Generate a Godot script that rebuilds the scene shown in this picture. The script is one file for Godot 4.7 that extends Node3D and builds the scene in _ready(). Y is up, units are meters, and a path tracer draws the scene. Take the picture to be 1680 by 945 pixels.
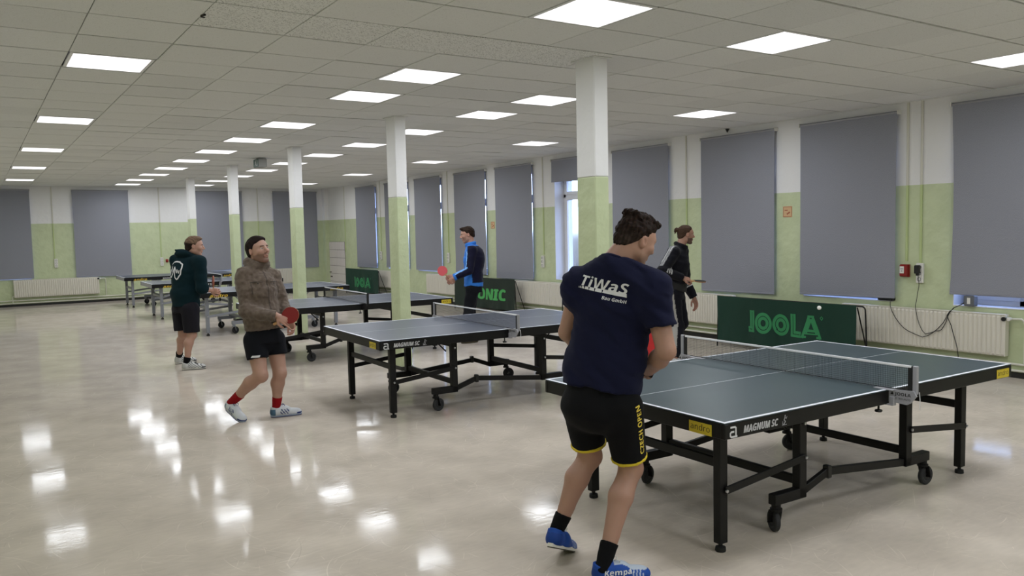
extends Node3D
# A table tennis hall seen from beside its left wall: x runs to the window wall, -z to the back wall, y up, metres.

const TILE := 0.6259
const GX := 1.0013
const GZ := -7.411
const CEIL := 3.1475
const WALL_X := 9.40
const BACK_Z := -24.9
const GREEN_Y := 2.157

var M := {}
var used := {}
var rng := RandomNumberGenerator.new()


func _ready() -> void:
	rng.seed = 11
	# camera
	var cam := Camera3D.new()
	cam.name = "camera"
	cam.fov = rad_to_deg(2.0 * atan(472.5 / 1335.6))
	cam.near = 0.05
	cam.far = 200.0
	cam.rotation = Vector3(deg_to_rad(-4.06927), deg_to_rad(-33.3857), deg_to_rad(-1.23094))
	cam.position = Vector3(0, 1.7243, 0)
	cam.current = true
	add_child(cam)
	# sky and exposure
	var sky_mat := ProceduralSkyMaterial.new()
	sky_mat.sky_top_color = Color(0.62, 0.74, 1.0)
	sky_mat.sky_horizon_color = Color(0.80, 0.88, 1.0)
	sky_mat.ground_horizon_color = Color(0.62, 0.68, 0.78)
	sky_mat.ground_bottom_color = Color(0.36, 0.38, 0.42)
	sky_mat.sun_angle_max = 0.0
	sky_mat.sky_energy_multiplier = 2.2
	sky_mat.ground_energy_multiplier = 1.2
	var sky := Sky.new()
	sky.sky_material = sky_mat
	var env := Environment.new()
	env.background_mode = Environment.BG_SKY
	env.sky = sky
	env.tonemap_mode = Environment.TONE_MAPPER_LINEAR
	env.tonemap_exposure = 1.1
	env.sdfgi_enabled = true
	env.ssao_enabled = true
	env.ssil_enabled = true
	var we := WorldEnvironment.new()
	we.name = "environment"
	we.environment = env
	add_child(we)
	make_materials()
	# the ceiling panels are the room's lamps
	build_lamps(1.3, 1.5)
	# the room
	build_floor()
	build_ceiling()
	build_walls()
	build_pillars()
	# things
	build_blinds()
	build_heating()
	build_tables()
	build_barriers()
	build_people()
	build_wall_bits()


# ---------------------------------------------------------------- naming and tagging

func numbered(called: String) -> String:
	var n: int = used.get(called, 0)
	used[called] = n + 1
	return called if n == 0 else "%s_%03d" % [called, n]


func tag(o: Node3D, label: String, category := "", group := "", kind := "") -> Node3D:
	if label:
		o.set_meta("label", label)
	if category:
		o.set_meta("category", category)
	if group:
		o.set_meta("group", group)
	if kind:
		o.set_meta("kind", kind)
	return o


func thing(called: String, label: String, category: String, at := Vector3.ZERO, turn := 0.0, group := "", kind := "") -> Node3D:
	var o := Node3D.new()
	o.name = numbered(called)
	o.position = at
	o.rotation.y = turn
	add_child(o)
	return tag(o, label, category, group, kind)


func part(called: String, mesh: Mesh, mat, parent: Node, kind := "", label := "") -> MeshInstance3D:
	var o := MeshInstance3D.new()
	o.mesh = mesh
	if mat:
		o.material_override = mat
	if parent == self:
		o.name = numbered(called)
		add_child(o)
	else:
		var n := 0
		var base := called
		while parent.has_node(NodePath(called)):
			n += 1
			called = "%s_%03d" % [base, n]
		o.name = called
		parent.add_child(o)
	if kind:
		o.set_meta("kind", kind)
	if label:
		o.set_meta("label", label)
	return o


func copy(o: Node3D, base: String, at: Vector3, turn := 0.0) -> Node3D:
	var c: Node3D = o.duplicate()
	c.name = numbered(base)
	add_child(c)
	c.position = at
	c.rotation.y = turn
	return c


# ---------------------------------------------------------------- mesh builder

class MB:
	var v := PackedVector3Array()
	var n := PackedVector3Array()
	var uv := PackedVector2Array()
	var ix := PackedInt32Array()

	func tri(a: Vector3, b: Vector3, c: Vector3, nn: Vector3, ua := Vector2.ZERO, ub := Vector2.ZERO, uc := Vector2.ZERO) -> void:
		var i := v.size()
		v.append_array([a, b, c])
		n.append_array([nn, nn, nn])
		uv.append_array([ua, ub, uc])
		if (b - a).cross(c - a).dot(nn) > 0.0:
			ix.append_array([i, i + 2, i + 1])
		else:
			ix.append_array([i, i + 1, i + 2])

	func quad(a: Vector3, b: Vector3, c: Vector3, d: Vector3, nn: Vector3) -> void:
		tri(a, b, c, nn, Vector2(0, 0), Vector2(1, 0), Vector2(1, 1))
		tri(a, c, d, nn, Vector2(0, 0), Vector2(1, 1), Vector2(0, 1))

	func face(a: Vector3, b: Vector3, c: Vector3, d: Vector3) -> void:
		var nn := (b - a).cross(c - a)
		if nn.length_squared() < 1e-14:
			nn = (c - a).cross(d - a)
		quad(a, b, c, d, nn.normalized())

	# a vertex-normal triangle
	func tri_s(a: Vector3, b: Vector3, c: Vector3, na: Vector3, nb: Vector3, nc: Vector3) -> void:
		var i := v.size()
		v.append_array([a, b, c])
		n.append_array([na, nb, nc])
		uv.append_array([Vector2.ZERO, Vector2.ZERO, Vector2.ZERO])
		if (b - a).cross(c - a).dot(na + nb + nc) > 0.0:
			ix.append_array([i, i + 2, i + 1])
		else:
			ix.append_array([i, i + 1, i + 2])

	func quad_s(a: Vector3, b: Vector3, c: Vector3, d: Vector3, na: Vector3, nb: Vector3, nc: Vector3, nd: Vector3) -> void:
		tri_s(a, b, c, na, nb, nc)
		tri_s(a, c, d, na, nc, nd)

	func box(c: Vector3, s: Vector3, bev := 0.0, bs := Basis.IDENTITY) -> MB:
		var h := s * 0.5
		if bev <= 0.0:
			for ax in 3:
				for sg in [-1.0, 1.0]:
					var nn := Vector3.ZERO
					nn[ax] = sg
					var u := Vector3.ZERO
					var w := Vector3.ZERO
					u[(ax + 1) % 3] = h[(ax + 1) % 3]
					w[(ax + 2) % 3] = h[(ax + 2) % 3]
					var o := nn * h[ax]
					quad(c + bs * (o - u - w), c + bs * (o + u - w), c + bs * (o + u + w), c + bs * (o - u + w), bs * nn)
			return self
		var b := minf(bev, minf(h.x, minf(h.y, h.z)) * 0.9)
		var e := h - Vector3(b, b, b)
		for ax in 3:
			var a1 := (ax + 1) % 3
			var a2 := (ax + 2) % 3
			for sg in [-1.0, 1.0]:
				var nn := Vector3.ZERO
				nn[ax] = sg
				var u := Vector3.ZERO
				var w := Vector3.ZERO
				u[a1] = e[a1]
				w[a2] = e[a2]
				var o := nn * h[ax]
				quad(c + bs * (o - u - w), c + bs * (o + u - w), c + bs * (o + u + w), c + bs * (o - u + w), bs * nn)
			for s1 in [-1.0, 1.0]:
				for s2 in [-1.0, 1.0]:
					var p := Vector3.ZERO
					p[a1] = s1 * h[a1]
					p[a2] = s2 * e[a2]
					var q := Vector3.ZERO
					q[a1] = s1 * e[a1]
					q[a2] = s2 * h[a2]
					var l := Vector3.ZERO
					l[ax] = e[ax]
					var nn := Vector3.ZERO
					nn[a1] = s1
					nn[a2] = s2
					quad(c + bs * (p - l), c + bs * (p + l), c + bs * (q + l), c + bs * (q - l), bs * nn.normalized())
		for sx in [-1.0, 1.0]:
			for sy in [-1.0, 1.0]:
				for sz in [-1.0, 1.0]:
					var sg := Vector3(sx, sy, sz)
					tri(c + bs * (sg * Vector3(h.x, e.y, e.z)), c + bs * (sg * Vector3(e.x, h.y, e.z)), c + bs * (sg * Vector3(e.x, e.y, h.z)), bs * sg.normalized())
		return self

	# a bar of w (sideways) by t (up) between two points
	func bar(a: Vector3, b: Vector3, w: float, t: float, bev := 0.004, up := Vector3.UP) -> MB:
		var d := (b - a).normalized()
		var s := d.cross(up).normalized()
		if s.length() < 0.5:
			s = Vector3.RIGHT
		var u := s.cross(d).normalized()
		return box((a + b) * 0.5, Vector3(a.distance_to(b), t, w), bev, Basis(d, u, s))

	func tube(pts: Array, r: float, sides := 8, caps := true, r_end := -1.0) -> MB:
		var cnt := pts.size()
		var prev: Array = []
		var prev_n: Array = []
		var side := Vector3.ZERO
		for i in cnt:
			var p: Vector3 = pts[i]
			var d: Vector3
			if i == 0:
				d = pts[1] - p
			elif i == cnt - 1:
				d = p - pts[i - 1]
			else:
				d = (pts[i + 1] - p).normalized() + (p - pts[i - 1]).normalized()
			d = d.normalized()
			if i == 0:
				side = d.cross(Vector3.UP if absf(d.y) < 0.9 else Vector3.RIGHT).normalized()
			else:
				side = (side - d * side.dot(d)).normalized()
			var up := side.cross(d)
			var rr := r if r_end < 0.0 else lerpf(r, r_end, float(i) / (cnt - 1))
			var ring: Array = []
			var ring_n: Array = []
			for k in sides:
				var a := TAU * k / sides
				var nn := side * cos(a) + up * sin(a)
				ring.append(p + nn * rr)
				ring_n.append(nn)
			if i > 0:
				for k in sides:
					var k2 := (k + 1) % sides
					quad_s(prev[k], prev[k2], ring[k2], ring[k], prev_n[k], prev_n[k2], ring_n[k2], ring_n[k])
			if caps and (i == 0 or i == cnt - 1):
				var nn := -d if i == 0 else d
				for k in range(1, sides - 1):
					tri(ring[0], ring[k], ring[k + 1], nn)
			prev = ring
			prev_n = ring_n
		return self

	# a profile of (radius, height) turned about the axis of t's y
	func lathe(prof: Array, t := Transform3D.IDENTITY, seg := 16, smooth := true) -> MB:
		for i in prof.size() - 1:
			var a: Vector2 = prof[i]
			var b: Vector2 = prof[i + 1]
			var e := b - a
			var nn2 := Vector2(e.y, -e.x).normalized()
			for k in seg:
				var a0 := TAU * k / seg
				var a1 := TAU * (k + 1) / seg
				var c0 := Vector3(cos(a0), 0, sin(a0))
				var c1 := Vector3(cos(a1), 0, sin(a1))
				var n0 := (c0 * nn2.x + Vector3.UP * nn2.y)
				var n1 := (c1 * nn2.x + Vector3.UP * nn2.y)
				if not smooth:
					n0 = (n0 + n1).normalized()
					n1 = n0
				var p := [c0 * a.x + Vector3.UP * a.y, c1 * a.x + Vector3.UP * a.y, c1 * b.x + Vector3.UP * b.y, c0 * b.x + Vector3.UP * b.y]
				n0 = t.basis * n0
				n1 = t.basis * n1
				if a.x > 1e-6:
					tri_s(t * p[0], t * p[1], t * p[2] if b.x > 1e-6 else t * p[3], n0, n1, n1 if b.x > 1e-6 else n0)
				if b.x > 1e-6:
					tri_s(t * p[0], t * p[2], t * p[3], n0, n1, n0)
		return self

	# a 2D outline in the xy plane of t, pushed out by depth along its z (from -depth/2 to depth/2)
	func prism(poly: PackedVector2Array, depth: float, t := Transform3D.IDENTITY) -> MB:
		var ids := Geometry2D.triangulate_polygon(poly)
		var zf := Vector3(0, 0, depth * 0.5)
		for k in range(0, ids.size(), 3):
			for sg in [-1.0, 1.0]:
				var q: Array = []
				for j in 3:
					var p2 := poly[ids[k + j]]
					q.append(t * (Vector3(p2.x, p2.y, 0) + zf * sg))
				tri(q[0], q[1], q[2], t.basis.z * sg)
		var area := 0.0
		for k in poly.size():
			area += poly[k].cross(poly[(k + 1) % poly.size()])
		for k in poly.size():
			var a := poly[k]
			var b := poly[(k + 1) % poly.size()]
			var e := b - a
			var nn := Vector3(e.y, -e.x, 0).normalized() * signf(area)
			quad(t * (Vector3(a.x, a.y, 0) - zf), t * (Vector3(b.x, b.y, 0) - zf), t * (Vector3(b.x, b.y, 0) + zf), t * (Vector3(a.x, a.y, 0) + zf), t.basis * nn)
		return self

	func add(m: MB, t := Transform3D.IDENTITY) -> MB:
		var i0 := v.size()
		for k in m.v.size():
			v.append(t * m.v[k])
			n.append((t.basis * m.n[k]).normalized())
			uv.append(m.uv[k])
		var flip := t.basis.determinant() < 0.0
		for k in range(0, m.ix.size(), 3):
			ix.append(i0 + m.ix[k])
			ix.append(i0 + (m.ix[k + 2] if flip else m.ix[k + 1]))
			ix.append(i0 + (m.ix[k + 1] if flip else m.ix[k + 2]))
		return self

	func into(am: ArrayMesh, mat: Material = null) -> ArrayMesh:
		if v.is_empty():
			return am
		var arr := []
		arr.resize(Mesh.ARRAY_MAX)
		arr[Mesh.ARRAY_VERTEX] = v
		arr[Mesh.ARRAY_NORMAL] = n
		arr[Mesh.ARRAY_TEX_UV] = uv
		arr[Mesh.ARRAY_INDEX] = ix
		am.add_surface_from_arrays(Mesh.PRIMITIVE_TRIANGLES, arr)
		if mat:
			am.surface_set_material(am.get_surface_count() - 1, mat)
		return am

	func done() -> ArrayMesh:
		return into(ArrayMesh.new())


func mb() -> MB:
	return MB.new()


func bx(c: Vector3, s: Vector3, bev := 0.0, bs := Basis.IDENTITY) -> ArrayMesh:
	return MB.new().box(c, s, bev, bs).done()


func pv(a: Array) -> PackedVector2Array:
	var o := PackedVector2Array()
	for k in range(0, a.size(), 2):
		o.append(Vector2(a[k], a[k + 1]))
	return o


func ring_poly(n: int, rx: float, ry: float, c := Vector2.ZERO, a0 := 0.0, a1 := TAU) -> PackedVector2Array:
	var o := PackedVector2Array()
	for k in n:
		var a := lerpf(a0, a1, float(k) / (n if a1 - a0 >= TAU - 1e-4 else n - 1))
		o.append(c + Vector2(cos(a) * rx, sin(a) * ry))
	return o


# flat triangles of a text, centred, its capital height about `height`
func text_tris(s: String, height: float, bold := true, slant := 0.0, squeeze := 1.0, family := "Droid Sans") -> PackedVector2Array:
	var f := SystemFont.new()
	f.font_names = PackedStringArray([family])
	f.font_weight = 700 if bold else 400
	var tm := TextMesh.new()
	tm.text = s
	tm.font = f
	tm.font_size = 64
	tm.pixel_size = height / 46.0
	tm.depth = 0.0
	tm.curve_step = 1.0
	var arr := tm.get_mesh_arrays()
	var vs: PackedVector3Array = arr[Mesh.ARRAY_VERTEX]
	var out := PackedVector2Array()
	var ids = arr[Mesh.ARRAY_INDEX]
	if ids == null or ids.size() == 0:
		ids = PackedInt32Array(range(vs.size()))
	for k in ids:
		var p := vs[k]
		out.append(Vector2((p.x + p.y * slant) * squeeze, p.y))
	return out


func poly_tris(poly: PackedVector2Array) -> PackedVector2Array:
	var out := PackedVector2Array()
	for k in Geometry2D.triangulate_polygon(poly):
		out.append(poly[k])
	return out


# an open stroke of width w along points
func stroke_tris(pts: Array, w: float, closed := false) -> PackedVector2Array:
	var out := PackedVector2Array()
	var n := pts.size()
	for k in (n if closed else n - 1):
		var a: Vector2 = pts[k]
		var b: Vector2 = pts[(k + 1) % n]
		var d := (b - a).normalized()
		var s := Vector2(-d.y, d.x) * w * 0.5
		a -= d * w * 0.3
		b += d * w * 0.3
		out.append_array([a - s, b - s, b + s, a - s, b + s, a + s])
	return out


func moved(t: PackedVector2Array, by: Vector2, k := 1.0) -> PackedVector2Array:
	var out := PackedVector2Array()
	for p in t:
		out.append(p * k + by)
	return out


# lay flat triangles on the plane of t (x right, y up, z out)
func print_mesh(tris: PackedVector2Array, t: Transform3D) -> ArrayMesh:
	var b := MB.new()
	for k in range(0, tris.size(), 3):
		b.tri(t * Vector3(tris[k].x, tris[k].y, 0), t * Vector3(tris[k + 1].x, tris[k + 1].y, 0), t * Vector3(tris[k + 2].x, tris[k + 2].y, 0), t.basis.z)
	return b.done()


func split_tris(tris: PackedVector2Array, most: float) -> PackedVector2Array:
	var out := PackedVector2Array()
	var todo: Array = []
	for k in range(0, tris.size(), 3):
		todo.append([tris[k], tris[k + 1], tris[k + 2]])
	while todo.size():
		var q: Array = todo.pop_back()
		var l := [q[0].distance_to(q[1]), q[1].distance_to(q[2]), q[2].distance_to(q[0])]
		var e := 0 if l[0] >= l[1] and l[0] >= l[2] else (1 if l[1] >= l[2] else 2)
		if l[e] <= most:
			out.append_array([q[0], q[1], q[2]])
			continue
		var a: Vector2 = q[e]
		var b: Vector2 = q[(e + 1) % 3]
		var c: Vector2 = q[(e + 2) % 3]
		var m := (a + b) * 0.5
		todo.append([a, m, c])
		todo.append([m, b, c])
	return out

# ---------------------------------------------------------------- materials

func std(called: String, c: Color, rough := 0.6, metal := 0.0, spec := 0.5) -> StandardMaterial3D:
	var m := StandardMaterial3D.new()
	m.resource_name = called
	m.albedo_color = c
	m.roughness = rough
	m.metallic = metal
	m.metallic_specular = spec
	M[called] = m
	return m


func tri_map(m: StandardMaterial3D, scale: Vector3, world := true) -> void:
	m.uv1_triplanar = true
	m.uv1_world_triplanar = world
	m.uv1_scale = scale
	m.uv1_triplanar_sharpness = 8.0


func noise_tex(freq: float, lo: Color, hi: Color, size := 256, octaves := 3, sd := 1, normal := false, bump := 4.0, kind := FastNoiseLite.TYPE_SIMPLEX_SMOOTH) -> NoiseTexture2D:
	var f := FastNoiseLite.new()
	f.seed = sd
	f.noise_type = kind
	f.frequency = freq
	f.fractal_octaves = octaves
	var t := NoiseTexture2D.new()
	t.width = size
	t.height = size
	t.seamless = true
	t.noise = f
	if normal:
		t.as_normal_map = true
		t.bump_strength = bump
	else:
		var g := Gradient.new()
		g.set_color(0, lo)
		g.set_color(1, hi)
		t.color_ramp = g
	return t


func cloth(called: String, c: Color, rough := 0.95, rim := 0.15) -> StandardMaterial3D:
	var m := std(called, c, rough, 0.0, 0.3)
	if not M.has("weave_n"):
		M.weave_n = noise_tex(0.2, Color.BLACK, Color.WHITE, 128, 2, 5, true, 3.0)
	m.normal_enabled = true
	m.normal_texture = M.weave_n
	m.normal_scale = 0.25
	tri_map(m, Vector3(9, 9, 9))
	m.rim_enabled = rim > 0.0
	m.rim = rim
	m.rim_tint = 0.6
	return m


func make_materials() -> void:
	var w := std("white_paint", Color(0.885, 0.88, 0.875), 0.8)
	var plaster := noise_tex(0.02, Color.BLACK, Color.WHITE, 256, 4, 3, true, 5.0)
	w.normal_enabled = true
	w.normal_texture = plaster
	w.normal_scale = 0.25
	tri_map(w, Vector3(0.9, 0.9, 0.9))
	var g := std("green_paint", Color(0.76, 0.795, 0.645), 0.42)
	g.albedo_texture = noise_tex(0.012, Color(0.95, 0.955, 0.94), Color(1, 1, 1), 256, 4, 8)
	g.normal_enabled = true
	g.normal_texture = plaster
	g.normal_scale = 0.35
	tri_map(g, Vector3(0.9, 0.9, 0.9))
	std("reveal_paint", Color(0.86, 0.86, 0.87), 0.7)
	std("pvc", Color(0.88, 0.88, 0.89), 0.35)
	std("dark_skirting", Color(0.10, 0.095, 0.09), 0.5)
	std("black_metal", Color(0.085, 0.082, 0.082), 0.5, 0.0, 0.35)
	std("black_apron", Color(0.07, 0.068, 0.07), 0.45, 0.0, 0.35)
	std("black_rubber", Color(0.06, 0.06, 0.062), 0.75)
	std("grey_rubber", Color(0.17, 0.17, 0.18), 0.8)
	std("silver_metal", Color(0.56, 0.57, 0.60), 0.42, 0.35)
	std("silver_paint", Color(0.60, 0.60, 0.62), 0.4, 0.1)
	std("steel", Color(0.72, 0.72, 0.74), 0.3, 0.8)
	std("white_plastic", Color(0.86, 0.85, 0.82), 0.45)
	std("white_line", Color(0.88, 0.89, 0.92), 0.5)
	std("print_white", Color(0.85, 0.85, 0.86), 0.6)
	std("print_grey", Color(0.60, 0.60, 0.62), 0.6)
	std("print_black", Color(0.03, 0.03, 0.03), 0.6)
	std("sticker_yellow", Color(0.80, 0.71, 0.16), 0.5)
	std("print_yellow", Color(0.90, 0.80, 0.28), 0.6)
	std("gold_print", Color(0.82, 0.68, 0.16), 0.5)
	std("radiator_white", Color(0.835, 0.815, 0.765), 0.4)
	std("pipe_white", Color(0.84, 0.83, 0.78), 0.4)
	std("conduit_white", Color(0.80, 0.79, 0.74), 0.6)
	std("conduit_green", Color(0.70, 0.755, 0.53), 0.5)
	std("red_plastic", Color(0.52, 0.06, 0.05), 0.4)
	std("black_plastic", Color(0.045, 0.045, 0.05), 0.4)
	std("grey_plastic", Color(0.36, 0.37, 0.39), 0.5)
	std("paper", Color(0.80, 0.66, 0.50), 0.8)
	std("paper_ink", Color(0.62, 0.36, 0.26), 0.8)
	std("sign_green", Color(0.05, 0.27, 0.20), 0.5)
	std("glaze", Color(0.84, 0.81, 0.79), 0.25)
	std("grout", Color(0.47, 0.45, 0.43), 0.9)
	std("brass", Color(0.45, 0.42, 0.38), 0.35, 0.8)
	std("ball_white", Color(0.92, 0.92, 0.90), 0.5)
	var tape := std("tape_white", Color(0.88, 0.88, 0.89), 0.7)
	tape.rim_enabled = false
	std("net_cord", Color(0.05, 0.055, 0.07), 0.8)
	# blinds: woven grey cloth
	var b := std("blind_cloth", Color(0.575, 0.58, 0.615), 0.85, 0.0, 0.3)
	b.albedo_texture = noise_tex(0.25, Color(0.93, 0.93, 0.93), Color(1, 1, 1), 256, 2, 21)
	b.normal_enabled = true
	b.normal_texture = noise_tex(0.3, Color.BLACK, Color.WHITE, 256, 1, 22, true, 2.0)
	b.normal_scale = 0.3
	tri_map(b, Vector3(2.5, 0.8, 2.5))
	std("blind_rail", Color(0.58, 0.58, 0.60), 0.4, 0.3)
	# table tops: matt grey-blue and grey-green sheets
	for k in [["top_green", Color(0.225, 0.285, 0.305)], ["top_blue", Color(0.255, 0.28, 0.335)]]:
		var t := std(k[0], k[1], 0.36, 0.0, 0.48)
		t.albedo_texture = noise_tex(0.01, Color(0.92, 0.93, 0.94), Color(1, 1, 1), 256, 4, 31)
		tri_map(t, Vector3(0.7, 0.7, 0.7))
	# barriers: thin nylon cloth
	var bg := cloth("nylon_green", Color(0.045, 0.20, 0.15), 0.6, 0.1)
	bg.metallic_specular = 0.4
	cloth("nylon_dark", Color(0.155, 0.195, 0.165), 0.6, 0.1)
	std("logo_green", Color(0.16, 0.50, 0.30), 0.6)
	std("logo_light", Color(0.28, 0.64, 0.33), 0.6)
	# ceiling: mineral fibre tiles
	var tf := std("tile_fine", Color(0.90, 0.90, 0.89), 0.95, 0.0, 0.2)
	tf.albedo_texture = pitted(256, 900, 1.3, 0.80, 41)
	tri_map(tf, Vector3(1.6, 1.6, 1.6))
	var tc := std("tile_coarse", Color(0.915, 0.915, 0.905), 0.95, 0.0, 0.2)
	tc.albedo_texture = pitted(256, 1500, 1.9, 0.48, 42)
	tri_map(tc, Vector3(1.6, 1.6, 1.6))
	var tv := std("tile_fine_grey", Color(0.88, 0.88, 0.87), 0.95, 0.0, 0.2)
	tv.albedo_texture = tf.albedo_texture
	tri_map(tv, Vector3(1.6, 1.6, 1.6))
	std("ceiling_slab", Color(0.20, 0.196, 0.19), 0.9)
	std("lamp_frame", Color(0.88, 0.88, 0.88), 0.5)
	floor_material()


# a pale board with small dark pits
func pitted(size: int, count: int, r: float, dark: float, sd: int) -> ImageTexture:
	var r1 := RandomNumberGenerator.new()
	r1.seed = sd
	var im := Image.create(size, size, false, Image.FORMAT_RGB8)
	for y in size:
		for x in size:
			var k := r1.randf_range(0.955, 1.0)
			im.set_pixel(x, y, Color(k, k, k))
	for i in count:
		var c := Vector2(r1.randi() % size, r1.randi() % size)
		var a := r1.randf() * TAU
		var l := r1.randf_range(0.5, r * 1.8)
		var d := r1.randf_range(dark, minf(1.0, dark + 0.25))
		for s in int(ceil(l)) + 1:
			var p := c + Vector2(cos(a), sin(a)) * s
			im.set_pixel(posmod(int(p.x), size), posmod(int(p.y), size), Color(d, d, d * 0.98))
			if r > 1.5 and s == 0:
				im.set_pixel(posmod(int(p.x) + 1, size), posmod(int(p.y), size), Color(d, d, d * 0.98))
	return ImageTexture.create_from_image(im)


func floor_material() -> void:
	var size := 1024
	var r1 := RandomNumberGenerator.new()
	r1.seed = 77
	var big := FastNoiseLite.new()
	big.seed = 4
	big.frequency = 0.006
	big.fractal_octaves = 4
	var base := big.get_seamless_image(size, size)
	var fine := FastNoiseLite.new()
	fine.seed = 9
	fine.frequency = 0.09
	fine.fractal_octaves = 2
	var streaky := fine.get_seamless_image(size, size / 4)
	streaky.resize(size, size)
	var col := Image.create(size, size, false, Image.FORMAT_RGB8)
	var rough := Image.create(size, size, false, Image.FORMAT_L8)
	var hgt := Image.create(size, size, false, Image.FORMAT_L8)
	var c0 := Color(0.83, 0.823, 0.81)
	for y in size:
		for x in size:
			var a := base.get_pixel(x, y).r
			var b := streaky.get_pixel(y, x).r
			col.set_pixel(x, y, c0 * (0.90 + 0.10 * a + 0.035 * (b - 0.5)))
			var q := 0.30 + 0.26 * (a - 0.5) + 0.14 * (b - 0.5)
			rough.set_pixel(x, y, Color(q, q, q))
			var hh := 0.5 + 0.12 * (b - 0.5) + 0.05 * (a - 0.5)
			hgt.set_pixel(x, y, Color(hh, hh, hh))
	for im in [col, rough, hgt]:
		im.resize(size * 2, size * 2, Image.INTERPOLATE_BILINEAR)
	size *= 2
	# scuffs left by shoes and castors, in loose bundles
	var home := Vector2.ZERO
	var way := 0.0
	for i in 2000:
		if i % 9 == 0:
			home = Vector2(r1.randf() * size, r1.randf() * size)
			way = r1.randf() * TAU
		var p := home + Vector2(r1.randfn(0, 90), r1.randfn(0, 90))
		var ang := way + r1.randfn(0, 0.5)
		var bend := r1.randfn(0, 0.004)
		var len := r1.randf_range(15, 110) if i % 5 else r1.randf_range(110, 330)
		var pale := i % 4 != 0
		var k := r1.randf_range(0.05, 0.38)
		var wide := 1 + r1.randi() % 3
		for s in int(len):
			ang += bend
			p += Vector2(cos(ang), sin(ang))
			var f := k * sin(PI * s / len)
			for q in wide:
				var ix := posmod(int(p.x - sin(ang) * q), size)
				var iy := posmod(int(p.y + cos(ang) * q), size)
				col.set_pixel(ix, iy, col.get_pixel(ix, iy).lerp(Color(1, 1, 0.99) if pale else Color(0.66, 0.645, 0.62), f))
				rough.set_pixel(ix, iy, rough.get_pixel(ix, iy).lerp(Color(1, 1, 1), f))
				hgt.set_pixel(ix, iy, hgt.get_pixel(ix, iy).lerp(Color(0.1, 0.1, 0.1), f * 0.8))
	hgt.convert(Image.FORMAT_RGBA8)
	hgt.bump_map_to_normal_map(1.6)
	var m := std("lino", Color(0.975, 0.93, 0.88), 0.26, 0.0, 0.14)
	m.albedo_texture = ImageTexture.create_from_image(col)
	m.roughness_texture = ImageTexture.create_from_image(rough)
	m.roughness_texture_channel = BaseMaterial3D.TEXTURE_CHANNEL_RED
	m.normal_enabled = true
	m.normal_texture = ImageTexture.create_from_image(hgt)
	m.normal_scale = 0.26
	tri_map(m, Vector3(0.29, 0.29, 0.29))


# ---------------------------------------------------------------- lamps

# every lamp by its tile: column, row
func lamp_cells() -> Array:
	var out: Array = []
	for j in [18, 12, 6, 0, -6, -12, -18, -24]:
		out.append(Vector2i(0, j))
		out.append(Vector2i(11, j))
	for j in [17, 14, 11, 8, 5, 1, -1, -5, -8, -11, -14, -17, -20, -23, -26]:
		out.append(Vector2i(4, j))
	for j in [17, 14, 11, 8, 5, 0, -2, -5, -8, -11, -14, -17, -20, -23, -26]:
		out.append(Vector2i(7, j))
	return out


func build_lamps(glow: float, energy: float) -> void:
	var gm := std("lamp_glow", Color(0.95, 0.95, 0.95), 0.6)
	gm.emission_enabled = true
	gm.emission = Color(1.0, 0.985, 1.0)
	gm.emission_energy_multiplier = glow
	var fm := mb()
	var o := 0.303
	var i := 0.2765
	for k in 4:
		var bs := Basis(Vector3.UP, k * PI / 2)
		fm.box(bs * Vector3(0, 0.005, (o + i) * 0.5), Vector3(o * 2.0 if k % 2 == 0 else i * 2.0, 0.012, o - i), 0.001, bs)
	var frame := fm.done()
	var diff := bx(Vector3(0, 0.002, 0), Vector3(i * 2.0, 0.010, i * 2.0))
	for c in lamp_cells():
		var at := Vector3(GX + c.x * TILE, CEIL, GZ + c.y * TILE)
		var row := "first" if c.x == 0 else ("second" if c.x == 4 else ("third" if c.x == 7 else "fourth"))
		var t := thing("ceiling_light", "", "ceiling light", at, 0.0, "square light panels in the tiled ceiling")
		t.set_meta("lamp", Vector2i(c))
		part("frame", frame, M.get("lamp_frame"), t)
		part("diffuser", diff, gm, t)
		var l := AreaLight3D.new()
		l.name = "panel_light"
		l.area_size = Vector2(i * 2.0, i * 2.0)
		l.light_energy = energy
		l.light_color = Color(0.955, 0.975, 1.0)
		l.shadow_enabled = true
		l.set("area_range", 40.0)
		l.set("area_attenuation", 2.0)
		l.rotation.x = -PI / 2
		l.position.y = -0.008
		t.add_child(l)
		t.set_meta("label", lamp_label(c))


func lamp_label(c: Vector2i) -> String:
	var rows := {0: "row nearest the left side", 4: "row just left of the pillars", 7: "row just right of the pillars", 11: "row nearest the window blinds"}
	var order: Array = []
	for q in lamp_cells():
		if q.x == c.x and q.y <= 6 and not (c.x == 0 and q.y > 0):
			order.append(q.y)
	order.sort()
	order.reverse()
	var ord := ["nearest", "second", "third", "fourth", "fifth", "sixth", "seventh", "eighth", "ninth", "tenth", "eleventh", "twelfth"]
	var k := order.find(c.y)
	if k < 0:
		return "square white ceiling light panel behind the camera, out of view"
	if k == order.size() - 1:
		return "square ceiling light panel farthest away in the %s" % rows[c.x]
	if k == 0:
		return "square ceiling light panel nearest the camera in the %s" % rows[c.x]
	return "square ceiling light panel, %s from the camera in the %s" % [ord[k], rows[c.x]]


# ---------------------------------------------------------------- floor, ceiling, walls

func build_floor() -> void:
	var f := part("floor", bx(Vector3(4.6, -0.1, -10.3), Vector3(10.6, 0.2, 30.0)), M.lino, self, "structure")
	tag(f, "polished beige linoleum floor with pale scuff marks", "floor")


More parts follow.
